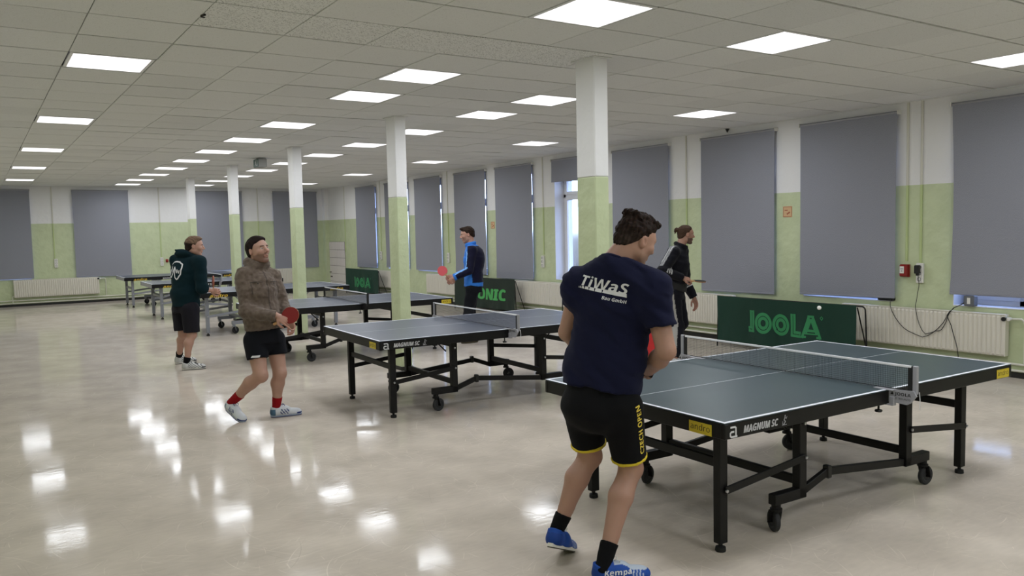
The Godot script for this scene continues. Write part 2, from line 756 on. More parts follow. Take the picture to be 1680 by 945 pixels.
func build_ceiling() -> void:
	var c := part("ceiling", bx(Vector3(4.6, CEIL + 0.16, -10.3), Vector3(10.6, 0.24, 30.0)), M.ceiling_slab, self, "structure")
	tag(c, "suspended ceiling of square grey mineral fibre tiles", "ceiling")
	var lit := {}
	for q in lamp_cells():
		lit[q] = true
	var cells: Array = []
	var rest := mb()
	for i in range(-2, 14):
		for j in range(-28, 19):
			if lit.has(Vector2i(i, j)):
				continue
			cells.append(Vector2i(i, j))
	# the tiles that show largest come first
	var key := func(q: Vector2i) -> float:
		var p := Vector3(GX + q.x * TILE, 0, GZ + q.y * TILE)
		var d := p.z * -0.835 + p.x * 0.55
		var s := p.x * 0.835 + p.z * 0.55
		if d < 4.0 or absf(s) > d * 0.66:
			return 1e6 + d
		return d
	cells.sort_custom(func(a, b): return key.call(a) < key.call(b))
	var gap := Vector3(0.006, 0, 0.024)
	var s := Vector3(TILE, 0.018, TILE) - gap
	var shapes: Array = []
	for k in 3:
		shapes.append(bx(Vector3.ZERO, s, 0.002))
	var coarse := {Vector2i(1, 3): 1, Vector2i(2, 3): 1, Vector2i(3, 3): 1, Vector2i(4, 3): 1, Vector2i(0, 4): 1, Vector2i(1, 4): 1, Vector2i(5, 3): 1}
	var n := 0
	for q in cells:
		var x0 := maxf(GX + (q.x - 0.5) * TILE, -0.5)
		var x1 := minf(GX + (q.x + 0.5) * TILE, WALL_X)
		var z0 := maxf(GZ + (q.y - 0.5) * TILE, BACK_Z)
		if x1 - x0 < 0.05 or GZ + (q.y + 0.5) * TILE - z0 < 0.05:
			continue
		var whole: bool = x1 - x0 > TILE - 0.01 and GZ + (q.y + 0.5) * TILE - z0 > TILE - 0.01
		var at := Vector3((x0 + x1) * 0.5, CEIL + 0.009 + rng.randf_range(-0.0025, 0.0025), (z0 + GZ + (q.y + 0.5) * TILE) * 0.5)
		var tilt := Vector3(rng.randf_range(-0.003, 0.003), 0, rng.randf_range(-0.003, 0.003))
		var size := Vector3(x1 - x0, 0.018, GZ + (q.y + 0.5) * TILE - z0) - gap
		if n < 300:
			var o := part("tile", shapes[0] if whole else bx(Vector3.ZERO, size, 0.003), M.tile_coarse if coarse.has(q) else (M.tile_fine if rng.randf() < 0.7 else M.tile_fine_grey), c)
			o.position = at
			o.rotation = tilt
		else:
			rest.box(at, size, 0.0, Basis.from_euler(tilt))
		n += 1
	part("tiles", rest.done(), M.tile_fine, c, "stuff")
	# light edge trims along the walls
	var tr := mb()
	tr.box(Vector3(WALL_X - 0.012, CEIL - 0.004, -10.2), Vector3(0.024, 0.012, 29.4), 0.002)
	tr.box(Vector3(4.45, CEIL - 0.004, BACK_Z + 0.012), Vector3(9.9, 0.012, 0.024), 0.002)
	tag(part("trim_1", tr.done(), M.tile_fine_grey, self, "structure"), "pale edge trim where the tiled ceiling meets the walls", "trim")


# a wall with openings along u, built of piers, sills and lintels; green up to GREEN_Y
func wall(called: String, label: String, t: Transform3D, u0: float, u1: float, thick: float, holes: Array, hy0: float, hy1: float, top: float) -> void:
	var g := mb()
	var w := mb()
	var put := func(ua: float, ub: float, ya: float, yb: float) -> void:
		if ub - ua < 0.001:
			return
		for band in [[0.0, GREEN_Y, g], [GREEN_Y, top, w]]:
			var lo := maxf(ya, band[0])
			var hi := minf(yb, band[1])
			if hi - lo > 0.001:
				var b := MB.new()
				b.box(Vector3((ua + ub) * 0.5, (lo + hi) * 0.5, -thick * 0.5), Vector3(ub - ua, hi - lo, thick))
				band[2].add(b, t)
	var u := u0
	for h in holes:
		put.call(u, h - 0.65, 0.0, top)
		put.call(h - 0.65, h + 0.65, 0.0, hy0)
		put.call(h - 0.65, h + 0.65, hy1, top)
		u = h + 0.65
	put.call(u, u1, 0.0, top)
	var am := ArrayMesh.new()
	g.into(am, M.green_paint)
	w.into(am, M.white_paint)
	var o := part(called, am, null, self, "structure")
	tag(o, label, "wall")


const R_HOLES := [-4.345, -6.38, -8.175, -10.25, -12.035, -14.075, -15.85, -17.885, -19.67, -21.675]
const B_HOLES := [0.6, 2.97, 6.08, 8.39]


func build_walls() -> void:
	# the frame of a wall: x along it to the right as seen from inside, z into the room
	var tr := Transform3D(Basis(Vector3(0, 0, 1), Vector3.UP, Vector3(-1, 0, 0)), Vector3(WALL_X, 0, 0))
	var holes := R_HOLES.duplicate()
	holes.reverse()
	wall("wall_right", "long window wall painted pale green below and white above", tr, BACK_Z, 4.7, 0.42, holes.map(func(q): return q - 0.02), 0.745, 2.985, 3.3)
	var tb := Transform3D(Basis(Vector3(1, 0, 0), Vector3.UP, Vector3(0, 0, 1)), Vector3(0, 0, BACK_Z))
	wall("wall_back", "far end wall painted pale green below and white above", tb, -0.7, WALL_X + 0.42, 0.42, B_HOLES, 0.70, 2.985, 3.3)
	var tl := Transform3D(Basis(Vector3(0, 0, -1), Vector3.UP, Vector3(1, 0, 0)), Vector3(-0.5, 0, 0))
	wall("wall_left", "side wall beside the camera, green below and white above", tl, -4.7, 25.4, 0.3, [], 0, 0, 3.3)
	var tn := Transform3D(Basis(Vector3(-1, 0, 0), Vector3.UP, Vector3(0, 0, -1)), Vector3(0, 0, 4.5))
	wall("wall_rear", "wall behind the camera, green below and white above", tn, -9.9, 0.9, 0.3, [], 0, 0, 3.3)
	# reveals: thin white linings of every opening, then the windows
	var n := 0
	for h in R_HOLES:
		n += 1
		window(n, tr, h - 0.02, 0.745, 2.985, "window_%d" % n)
	for h in B_HOLES:
		n += 1
		window(n, tb, h, 0.70, 2.985, "window_%d" % n)
	# skirting
	var sk := mb()
	sk.box(Vector3(WALL_X - 0.008, 0.03, -10.2), Vector3(0.016, 0.06, 29.4), 0.002)
	tag(part("baseboard_right", sk.done(), M.dark_skirting, self, "structure"), "dark skirting strip along the window wall", "skirting")
	var sb := mb()
	sb.box(Vector3(4.45, 0.03, BACK_Z + 0.008), Vector3(9.86, 0.06, 0.016), 0.002)
	tag(part("baseboard_back", sb.done(), M.dark_skirting, self, "structure"), "dark skirting strip along the far wall", "skirting")
	# pipe chase in the far right corner
	var ch := ArrayMesh.new()
	mb().box(Vector3(9.335, GREEN_Y * 0.5, -24.79), Vector3(0.13, GREEN_Y, 0.22), 0.004).into(ch, M.green_paint)
	mb().box(Vector3(9.335, (GREEN_Y + CEIL) * 0.5, -24.79), Vector3(0.13, CEIL - GREEN_Y, 0.22), 0.004).into(ch, M.white_paint)
	tag(part("trim_2", ch, null, self, "structure"), "boxed pipe chase in the far right corner", "trim")


func window(n: int, t: Transform3D, u: float, y0: float, y1: float, called: String) -> void:
	var o := Node3D.new()
	o.name = called
	o.transform = Transform3D(t.basis, t * Vector3(u, 0, 0))
	add_child(o)
	var where := ""
	if n == 5:
		where = "white framed window with its blind half raised, bright daylight behind"
	elif n <= 10:
		where = "white window behind grey blind, number %d from the near end of the window wall" % n
	else:
		where = "white window behind grey blind, number %d from the left on the far wall" % (n - 10)
	tag(o, where, "window", "", "structure")
	var hw := 0.65
	var mid := (y0 + y1) * 0.5
	var lin := mb()
	for s in [-1.0, 1.0]:
		lin.box(Vector3(s * (hw - 0.004), mid, -0.21), Vector3(0.008, y1 - y0, 0.42))
	lin.box(Vector3(0, y1 - 0.004, -0.21), Vector3(hw * 2, 0.008, 0.42))
	lin.box(Vector3(0, y0 + 0.006, -0.20), Vector3(hw * 2 - 0.02, 0.012, 0.42), 0.003)
	part("reveal", lin.done(), M.reveal_paint, o)
	# outer frame and two sashes with a transom, 22 cm back
	var z := -0.255
	var fr := mb()
	var fw := 0.065
	var split := y0 + (y1 - y0) * 0.72
	for s in [-1.0, 1.0]:
		fr.box(Vector3(s * (hw - 0.008 - fw * 0.5), mid, z), Vector3(fw, y1 - y0 - 0.02, 0.07), 0.004)
	for y in [y0 + 0.012 + fw * 0.5, y1 - 0.008 - fw * 0.5, split]:
		fr.box(Vector3(0, y, z), Vector3(hw * 2 - 0.016, fw, 0.07), 0.004)
	fr.box(Vector3(0, mid, z), Vector3(fw, y1 - y0 - 0.02, 0.07), 0.004)
	part("window_frame", fr.done(), M.pvc, o)
	for half in [-1.0, 1.0]:
		for lev in 2:
			var ya := (y0 + 0.012 + fw if lev == 0 else split + fw * 0.5) - 0.012
			var yb := (split - fw * 0.5 if lev == 0 else y1 - 0.008 - fw) + 0.012
			var xa := fw * 0.5 - 0.012
			var xb := hw - 0.008 - fw + 0.012
			var sa := mb()
			var cx: float = half * (xa + xb) * 0.5
			var sw := 0.06
			for s in [-1.0, 1.0]:
				sa.box(Vector3(cx + s * ((xb - xa) * 0.5 - sw * 0.5), (ya + yb) * 0.5, z + 0.022), Vector3(sw, yb - ya, 0.06), 0.005)
			for y in [ya + sw * 0.5, yb - sw * 0.5]:
				sa.box(Vector3(cx, y, z + 0.022), Vector3(xb - xa - sw * 2, sw, 0.06), 0.005)
			var sash := part("sash", sa.done(), M.pvc, o)
			part("pane", bx(Vector3(cx, (ya + yb) * 0.5, z + 0.01), Vector3(xb - xa - sw * 2 + 0.01, yb - ya - sw * 2 + 0.01, 0.005)), glass(), sash)
			if lev == 0 and half > 0:
				part("handle", mb().box(Vector3(cx - (xb - xa) * 0.5 + sw * 0.5, ya + 0.5, z + 0.07), Vector3(0.03, 0.07, 0.02), 0.004).box(Vector3(cx - (xb - xa) * 0.5 + sw * 0.5, ya + 0.45, z + 0.09), Vector3(0.02, 0.12, 0.015), 0.004).done(), M.pvc, sash)


func glass() -> StandardMaterial3D:
	if not M.has("glass"):
		var g := std("glass", Color(0.95, 0.97, 1.0, 0.06), 0.03)
		g.transparency = BaseMaterial3D.TRANSPARENCY_ALPHA
	return M.glass


func build_pillars() -> void:
	var zs := [-5.34, -9.18, -13.0, -16.82, -20.64, -1.5]
	var names := ["nearest pillar, behind the man in the navy T-shirt", "second pillar from the camera, behind the middle table", "third pillar from the camera, right of the man in the brown fleece", "fourth pillar, left of the man in the brown fleece", "farthest pillar, beside the man in the green hoodie", "pillar out of view beside the camera"]
	for k in zs.size():
		var o := thing("pillar", "green and white square pillar, " + names[k], "pillar", Vector3(4.378, 0, zs[k]), 0.0, "", "structure")
		var sx := 0.15
		var sz := 0.25
		var c := Vector3(sx * 0.5, 0, -sz * 0.5)
		part("lower_shaft", bx(c + Vector3(0, GREEN_Y * 0.5, 0), Vector3(sx, GREEN_Y, sz), 0.008), M.green_paint, o)
		part("upper_shaft", bx(c + Vector3(0, (GREEN_Y + CEIL) * 0.5, 0), Vector3(sx, CEIL - GREEN_Y, sz), 0.008), M.white_paint, o)
		part("collar", bx(c + Vector3(0, CEIL - 0.003, 0), Vector3(sx + 0.05, 0.008, sz + 0.06), 0.002), M.tile_fine_grey, o)
		part("foot_trim", bx(c + Vector3(0, 0.025, 0), Vector3(sx + 0.012, 0.05, sz + 0.012), 0.003), M.dark_skirting, o)


# ---------------------------------------------------------------- blinds

func build_blinds() -> void:
	var tr := Transform3D(Basis(Vector3(0, 0, 1), Vector3.UP, Vector3(-1, 0, 0)), Vector3(WALL_X, 0, 0))
	var tb := Transform3D(Basis(Vector3(1, 0, 0), Vector3.UP, Vector3(0, 0, 1)), Vector3(0, 0, BACK_Z))
	# lower edge at the left and at the right, and how much the left edge bows
	var rr := [[0.895, 0.895, 0.06], [0.785, 0.805, 0.01], [0.747, 0.757, 0.008], [0.772, 0.765, 0.008], [2.635, 2.612, 0.004], [0.718, 0.731, 0.012], [0.79, 0.769, 0.015], [0.79, 0.788, 0.01], [0.805, 0.81, 0.008], [0.763, 0.779, 0.01]]
	var where := ["rightmost, its edge bowed above the grey box", "above the right end of the long green barrier", "just right of the man in the dark tracksuit", "behind the head of the man in the navy T-shirt", "half raised, its window showing daylight beneath", "above the dark grey-green barrier", "behind the man in the navy and blue jacket", "just right of the second pillar", "mostly hidden behind the second pillar", "above the small green barrier in the far corner"]
	for k in R_HOLES.size():
		blind(tr, R_HOLES[k], 1.37, rr[k], "grey roller blind on window wall, " + where[k], k)
	var rb := [[0.735, 0.737, 0.006], [0.725, 0.701, 0.012], [0.722, 0.745, 0.008], [0.712, 0.709, 0.006]]
	var wb := ["leftmost, cut by the picture's left edge", "second from left, above the radiator", "right of the green hoodie man", "nearest the right corner, behind the third pillar"]
	for k in B_HOLES.size():
		blind(tb, B_HOLES[k], 1.385, rb[k], "grey roller blind on far wall, " + wb[k], 20 + k)


func blind(t: Transform3D, u: float, w: float, low: Array, label: String, sd: int) -> void:
	var o := thing("roller_blind", label, "blind", t * Vector3(u, 0, 0), 0.0, "grey roller blinds over the windows")
	o.transform = Transform3D(t.basis, t * Vector3(u, 0, 0))
	var z := 0.055
	var top := 3.025
	var hw := w * 0.5
	var nx := 10
	var ny := 24
	var f := FastNoiseLite.new()
	f.seed = 100 + sd
	f.frequency = 0.9
	var P: Array = []
	for j in ny + 1:
		var row: Array = []
		var q := float(j) / ny
		for i in nx + 1:
			var s := float(i) / nx
			var y := lerpf(top, lerpf(low[0], low[1], s), q)
			var x := lerpf(-hw, hw, s)
			# cloth narrows a little half way down and leans in or out
			var bow: float = low[2]
			x += bow * sin(PI * q) * (1.0 - s) * 0.7 + bow * 0.25 * sin(PI * q) * -s
			var zz := z + 0.012 * q * f.get_noise_2d(x * 1.5, y * 0.7) + bow * 0.35 * sin(PI * minf(1.0, q * 1.1)) * (1.0 - s)
			row.append(Vector3(x, y, zz))
		P.append(row)
	var b := mb()
	for j in ny:
		for i in nx:
			b.face(P[j][i], P[j][i + 1], P[j + 1][i + 1], P[j + 1][i])
	# smooth shading: average the normals along the sheet and give it a back
	var fab := sheet(P, 0.0012)
	part("cloth", fab, M.blind_cloth, o)
	part("roller_tube", mb().tube([Vector3(-hw - 0.005, top + 0.012, z - 0.012), Vector3(hw + 0.005, top + 0.012, z - 0.012)], 0.019, 12).done(), M.blind_rail, o)
	for s in [-1.0, 1.0]:
		part("bracket", mb().box(Vector3(s * (hw + 0.014), top + 0.012, z * 0.5 + 0.004), Vector3(0.012, 0.05, z + 0.03), 0.004).done(), M.white_plastic, o)
	part("bottom_bar", mb().bar(Vector3(-hw, low[0] - 0.004, P[ny][0].z), Vector3(hw, low[1] - 0.004, P[ny][nx].z), 0.012, 0.022, 0.004).done(), M.blind_cloth, o)


# a sheet with thickness from a grid of points, smoothly shaded
func sheet(P: Array, thick: float) -> ArrayMesh:
	var nj := P.size()
	var ni: int = P[0].size()
	var N: Array = []
	for j in nj:
		var row: Array = []
		for i in ni:
			var du: Vector3 = P[j][mini(i + 1, ni - 1)] - P[j][maxi(i - 1, 0)]
			var dv: Vector3 = P[mini(j + 1, nj - 1)][i] - P[maxi(j - 1, 0)][i]
			row.append(dv.cross(du).normalized())
		N.append(row)
	var b := mb()
	for j in nj - 1:
		for i in ni - 1:
			var n := [N[j][i], N[j][i + 1], N[j + 1][i + 1], N[j + 1][i]]
			var p := [P[j][i], P[j][i + 1], P[j + 1][i + 1], P[j + 1][i]]
			b.quad_s(p[0] + n[0] * thick, p[1] + n[1] * thick, p[2] + n[2] * thick, p[3] + n[3] * thick, n[0], n[1], n[2], n[3])
			b.quad_s(p[0] - n[0] * thick, p[1] - n[1] * thick, p[2] - n[2] * thick, p[3] - n[3] * thick, -n[0], -n[1], -n[2], -n[3])
	for j in nj - 1:
		for i in [0, ni - 1]:
			b.face(P[j][i] + N[j][i] * thick, P[j + 1][i] + N[j + 1][i] * thick, P[j + 1][i] - N[j + 1][i] * thick, P[j][i] - N[j][i] * thick)
	for i in ni - 1:
		for j in [0, nj - 1]:
			b.face(P[j][i] + N[j][i] * thick, P[j][i + 1] + N[j][i + 1] * thick, P[j][i + 1] - N[j][i + 1] * thick, P[j][i] - N[j][i] * thick)
	return b.done()


# ---------------------------------------------------------------- radiators and pipes

func build_heating() -> void:
	var tr := Transform3D(Basis(Vector3(0, 0, 1), Vector3.UP, Vector3(-1, 0, 0)), Vector3(WALL_X, 0, 0))
	var tb := Transform3D(Basis(Vector3(1, 0, 0), Vector3.UP, Vector3(0, 0, 1)), Vector3(0, 0, BACK_Z))
	var rib := radiator_panel(2.0, 0.45)
	var spots := [[tr, -5.39, "white ribbed panel radiator on the right with black cables hanging over it"], [tr, -9.2, "white ribbed panel radiator left of the green barrier, beside the man in the tracksuit"], [tr, -12.99, "white ribbed panel radiator under the half raised blind"], [tr, -16.95, "white ribbed panel radiator behind the pink bat"], [tr, -20.8, "white ribbed panel radiator just left of the second pillar"], [tb, 1.815, "white ribbed panel radiator on the far wall at the left"], [tb, 7.24, "white ribbed panel radiator on the far wall behind the third pillar"]]
	for s in spots:
		var t: Transform3D = s[0]
		var o := thing("radiator", s[2], "radiator", Vector3.ZERO, 0.0, "panel radiators under the windows")
		o.transform = Transform3D(t.basis, t * Vector3(s[1], 0, 0))
		part("panel", rib, M.radiator_white, o)
		var y0 := 0.235
		var y1 := 0.685
		var gr := mb()
		gr.box(Vector3(0, y1 + 0.003, 0.065), Vector3(2.0, 0.012, 0.075), 0.003)
		for k in 2:
			gr.box(Vector3((k * 2 - 1) * 0.996, (y0 + y1) * 0.5, 0.065), Vector3(0.012, y1 - y0, 0.08), 0.003)
		part("casing", gr.done(), M.radiator_white, o)
		part("back_panel", bx(Vector3(0, (y0 + y1) * 0.5, 0.025), Vector3(1.96, y1 - y0 - 0.02, 0.02), 0.003), M.radiator_white, o)
		var vy := y1 - 0.04
		part("valve", mb().tube([Vector3(1.0, vy, 0.06), Vector3(1.03, vy, 0.06)], 0.014, 10).lathe([Vector2(0, 0), Vector2(0.02, 0), Vector2(0.021, 0.045), Vector2(0, 0.05)], Transform3D(Basis(Vector3.RIGHT, PI / 2), Vector3(1.03, vy, 0.06)), 12).done(), M.white_plastic, o)
		part("valve_knob", mb().lathe([Vector2(0, 0), Vector2(0.024, 0), Vector2(0.024, 0.03), Vector2(0, 0.03)], Transform3D(Basis(Vector3.RIGHT, PI / 2), Vector3(0.985, vy, 0.09)), 12).done(), M.black_plastic, o)
		# riser down to the wall pipes
		var pts := [Vector3(1.03, vy, 0.055), Vector3(1.14, vy + 0.005, 0.05), Vector3(1.165, vy - 0.02, 0.045), Vector3(1.172, vy - 0.06, 0.04), Vector3(1.172, 0.169, 0.04)]
		part("riser_pipe", mb().tube(pts, 0.011, 8).done(), M.pipe_white, o)
		part("return_pipe", mb().tube([Vector3(-1.0, y0 + 0.04, 0.05), Vector3(-1.03, y0 + 0.035, 0.058), Vector3(-1.04, y0, 0.068), Vector3(-1.04, 0.10, 0.068), Vector3(-1.04, 0.088, 0.064)], 0.01, 8).done(), M.pipe_white, o)
	for s in [[tr, BACK_Z + 0.2, 4.4, "window wall"], [tb, -0.5, WALL_X - 0.1, "far wall"]]:
		var t: Transform3D = s[0]
		for k in 2:
			var o := part("heating_pipe", mb().tube([t * Vector3(s[1], 0.085 + 0.07 * k, 0.04), t * Vector3(s[2], 0.085 + 0.07 * k, 0.04)], 0.013, 10).done(), M.pipe_white, self)
			tag(o, "%s of two white heating pipes low along the %s" % ["lower" if k == 0 else "upper", s[3]], "pipe")


# front sheet with pressed vertical ribs
func radiator_panel(w: float, h: float) -> ArrayMesh:
	var y0 := 0.235
	var prof: Array = []
	var pitch := 0.05
	var n := int(w / pitch)
	for k in n:
		var x := -w * 0.5 + k * pitch
		prof.append_array([Vector2(x, 0.092), Vector2(x + pitch * 0.16, 0.092), Vector2(x + pitch * 0.34, 0.104), Vector2(x + pitch * 0.82, 0.104)])
	prof.append(Vector2(w * 0.5, 0.094))
	var b := mb()
	for k in prof.size() - 1:
		var a: Vector2 = prof[k]
		var c: Vector2 = prof[k + 1]
		b.face(Vector3(a.x, y0 + 0.02, a.y), Vector3(c.x, y0 + 0.02, c.y), Vector3(c.x, y0 + h - 0.025, c.y), Vector3(a.x, y0 + h - 0.025, a.y))
		b.face(Vector3(a.x, y0, 0.09), Vector3(c.x, y0, 0.09), Vector3(c.x, y0 + 0.02, c.y), Vector3(a.x, y0 + 0.02, a.y))
		b.face(Vector3(a.x, y0 + h, 0.094), Vector3(c.x, y0 + h, 0.094), Vector3(c.x, y0 + h - 0.025, c.y), Vector3(a.x, y0 + h - 0.025, a.y))
	b.box(Vector3(0, y0 + h * 0.5, 0.086), Vector3(w, h, 0.008))
	return b.done()

# ---------------------------------------------------------------- tables

func build_tables() -> void:
	var black := {"metal": M.black_metal, "apron": M.black_apron, "end": M.black_apron, "top": M.top_blue, "silver": false}
	var front := black.duplicate()
	front.top = M.top_green
	var silver := {"metal": M.silver_metal, "apron": M.black_apron, "end": M.silver_paint, "top": M.top_blue, "silver": true}
	make_table(front, Vector3(4.389, 0, -3.451), -0.0131, "nearest table tennis table, grey-green top on black legs, beside man in navy T-shirt")
	make_table(black, Vector3(4.365, 0, -7.392), -0.0332, "second table tennis table from the camera, blue-grey top, black legs")
	make_table(black, Vector3(4.46, 0, -11.19), -0.037, "third table tennis table from the camera, black legs, behind the second pillar")
	make_table(silver, Vector3(4.50, 0, -15.22), -0.02, "fourth table tennis table from the camera, silver legs, right of the hoodie man")
	make_table(silver, Vector3(4.42, 0, -18.9), -0.015, "fifth table tennis table from the camera, silver legs, left of the hoodie man")
	make_table(silver, Vector3(4.42, 0, -22.62), -0.015, "farthest table tennis table, silver legs, standing nearest the end wall")
	var nets := [["net with a white top tape and silver posts on the nearest table tennis table", 0], ["net with a white top tape and silver posts on the second table from the camera", 0], ["net with a pale tape and black posts on the third table from the camera", 1], ["net with black posts on the fourth table, partly behind the man in the fleece", 1], ["net with silver posts on the fifth table, right of the man in the green hoodie", 0], ["net with silver posts on the farthest table near the end wall", 0]]
	var spots := [[4.389, -3.451, -0.0131], [4.365, -7.392, -0.0332], [4.46, -11.19, -0.037], [4.50, -15.22, -0.02], [4.42, -18.9, -0.015], [4.42, -22.62, -0.015]]
	for k in 6:
		make_net(Vector3(spots[k][0], 0, spots[k][1]), spots[k][2], nets[k][0], nets[k][1], k)
	# the ball in flight
	var ball := thing("table_tennis_ball", "small white ball in the air in front of the long green barrier", "ball", Vector3(6.898, 0.898, -4.989))
	part("shell", mb().lathe(arc_profile(0.02, 16), Transform3D.IDENTITY, 24).done(), M.ball_white, ball)


func arc_profile(r: float, n: int) -> Array:
	var o: Array = []
	for k in n + 1:
		var a := -PI / 2 + PI * k / n
		o.append(Vector2(maxf(0.0, r * cos(a)), r * sin(a)))
	return o


func make_table(st: Dictionary, at: Vector3, turn: float, label: String) -> void:
	var t := thing("table_tennis_table", label, "table", at, turn, "table tennis tables in a row down the hall")
	var hx := 1.37
	var hz := 0.7625
	for s in [-1.0, 1.0]:
		var top := part("table_top", bx(Vector3(s * (hx * 0.5 + 0.002), 0.7565, 0), Vector3(hx - 0.004, 0.007, hz * 2), 0.0015), st.top, t)
		var ln := mb()
		var y := 0.7598
		for z in [-1.0, 1.0]:
			ln.box(Vector3(s * (hx * 0.5 + 0.002), y, z * (hz - 0.0105)), Vector3(hx - 0.004, 0.0008, 0.021))
		ln.box(Vector3(s * (hx - 0.0105), y, 0), Vector3(0.021, 0.0008, hz * 2 - 0.042))
		ln.box(Vector3(s * (hx * 0.5 - 0.008), y, 0), Vector3(hx - 0.026, 0.0008, 0.0035))
		part("white_line", ln.done(), M.white_line, top)
		# apron
		var ay := 0.714
		var ah := 0.078
		var ap := mb()
		for z in [-1.0, 1.0]:
			ap.box(Vector3(s * (hx * 0.5 + 0.002), ay, z * (hz - 0.0125)), Vector3(hx - 0.008, ah, 0.021), 0.003)
		ap.box(Vector3(s * 0.02, ay, 0), Vector3(0.025, ah, hz * 2 - 0.05), 0.003)
		ap.box(Vector3(s * 0.62, ay, 0), Vector3(0.03, ah - 0.01, hz * 2 - 0.05), 0.003)
		part("apron", ap.done(), st.apron, t)
		part("end_apron", bx(Vector3(s * (hx - 0.0125), ay, 0), Vector3(0.021, ah, hz * 2 - 0.004), 0.003), st.end, t)
		# corner pads
		for z in [-1.0, 1.0]:
			part("corner_pad", bx(Vector3(s * (hx - 0.014), ay, z * (hz - 0.014)), Vector3(0.031, ah + 0.002, 0.031), 0.006), st.apron, t)
		# outer legs with levelling feet
		var lx: float = s * 1.162
		for z in [-0.54, 0.54]:
			var leg := part("leg", bx(Vector3(lx, 0.363, z), Vector3(0.06, 0.634, 0.05), 0.004), st.metal, t)
			part("levelling_foot", mb().lathe([Vector2(0, 0.0), Vector2(0.027, 0.0), Vector2(0.029, 0.006), Vector2(0.027, 0.024), Vector2(0.011, 0.03), Vector2(0.011, 0.052)], Transform3D(Basis.IDENTITY, Vector3(lx, 0, z)), 16).done(), M.black_rubber, leg)
		part("cross_bar", mb().bar(Vector3(lx, 0.475, -0.515), Vector3(lx, 0.475, 0.515), 0.022, 0.052).done(), st.metal, t)
		# undercarriage: posts, foot pieces, castors, links
		var px: float = s * 0.52
		for z in [-0.54, 0.54]:
			part("post", bx(Vector3(px, 0.425, z), Vector3(0.062, 0.51, 0.055), 0.004), st.metal, t)
			part("foot_bar", mb().bar(Vector3(px + s * -0.031, 0.195, z), Vector3(px + s * 0.235, 0.195, z), 0.055, 0.06).done(), st.metal, t)
			var zz: float = z + signf(z) * 0.037
			part("brace", mb().bar(Vector3(lx, 0.335, zz), Vector3(px, 0.405, zz), 0.014, 0.042, 0.003).done(), st.metal, t)
			for q in [Vector3(lx, 0.335, zz), Vector3(px, 0.405, zz), Vector3(px, 0.60, zz - signf(z) * 0.01)]:
				part("bolt", mb().lathe([Vector2(0.009, 0), Vector2(0.009, 0.008), Vector2(0, 0.010)], Transform3D(Basis(Vector3.RIGHT, PI / 2 * signf(z)), q + Vector3(0, 0, signf(z) * 0.006)), 10).done(), M.steel, t)
			castor(t, Vector3(px + s * 0.20, 0, z), [0.3, 1.25 if st.top == M.top_green else 0.1, -0.5, 0.15][(2 if s > 0.0 else 0) + (1 if z > 0.0 else 0)] + rng.randf_range(-0.25, 0.25), st.silver)
			# rod that locks the half up
			part("locking_rod", mb().tube([Vector3(px + s * 0.05, 0.56, z * 0.9), Vector3(px + s * 0.17, 0.68, z * 0.9)], 0.007, 8).done(), st.metal, t)
		part("lower_cross_bar", mb().bar(Vector3(px, 0.262, -0.515), Vector3(px, 0.262, 0.515), 0.03, 0.05).done(), st.metal, t)
		part("upper_cross_bar", mb().bar(Vector3(px, 0.625, -0.515), Vector3(px, 0.625, 0.515), 0.03, 0.04).done(), st.metal, t)
	# folding links between the halves, hinged off centre
	for z in [-1.0, 1.0]:
		var hxq: float = -0.27 * z
		var zl: float = z * 0.54
		part("folding_link", mb().bar(Vector3(-0.49, 0.20 if z > 0 else 0.19, zl), Vector3(hxq, 0.272 if z > 0 else 0.262, zl), 0.028, 0.046, 0.003).done(), st.metal, t)
		part("folding_link", mb().bar(Vector3(hxq, 0.272, zl), Vector3(0.49, 0.192, zl), 0.028, 0.046, 0.003).done(), st.metal, t)
		part("hinge", mb().box(Vector3(hxq, 0.27, zl), Vector3(0.035, 0.075, 0.045), 0.005).done(), M.black_plastic, t)
	# print on the aprons
	var side := func(x: float, y: float) -> Transform3D: return Transform3D(Basis.IDENTITY, Vector3(x, y, hz + 0.0012 - 0.002 + 0.0002))
	var sides := [Transform3D(Basis.IDENTITY, Vector3(0, 0, hz - 0.0008)), Transform3D(Basis(Vector3.UP, PI), Vector3(0, 0, -hz + 0.0008))]
	for f in sides:
		var q: Transform3D = f
		if not st.silver:
			part("emblem_print", print_mesh(emblem_a(), q * Transform3D(Basis.IDENTITY, Vector3(-1.308, 0.708, 0))), M.print_white, t)
			part("lettering_print", print_mesh(heavy(text_tris("MAGNUM SC", 0.035, true, 0.2, 0.86), 0.0016), q * Transform3D(Basis.IDENTITY, Vector3(-1.105, 0.709, 0))), M.print_white, t)
			part("emblem_print", print_mesh(figure_print(), q * Transform3D(Basis.IDENTITY, Vector3(-0.925, 0.710, 0))), M.print_grey, t)
			sticker(t, q * Transform3D(Basis.IDENTITY, Vector3(1.262, 0.708, 0)))
		else:
			part("lettering_print", print_mesh(text_tris("andro", 0.052, true, 0.25, 1.5), q * Transform3D(Basis.IDENTITY, Vector3(-1.0, 0.702, 0))), M.gold_print, t)
			part("lettering_print", print_mesh(text_tris("andro", 0.046, true, 0.25, 1.4), q * Transform3D(Basis.IDENTITY, Vector3(1.12, 0.706, 0))), M.gold_print, t)
			part("lettering_print", print_mesh(text_tris("MAGNUM SC", 0.036, true, 0.2, 1.1), q * Transform3D(Basis.IDENTITY, Vector3(-0.32, 0.706, 0))), M.print_white, t)
	if not st.silver:
		for s in [-1.0, 1.0]:
			sticker(t, Transform3D(Basis(Vector3.UP, s * PI / 2), Vector3(s * (hx - 0.0008), 0.706, 0.60 * -s if s > 0 else 0.60)))


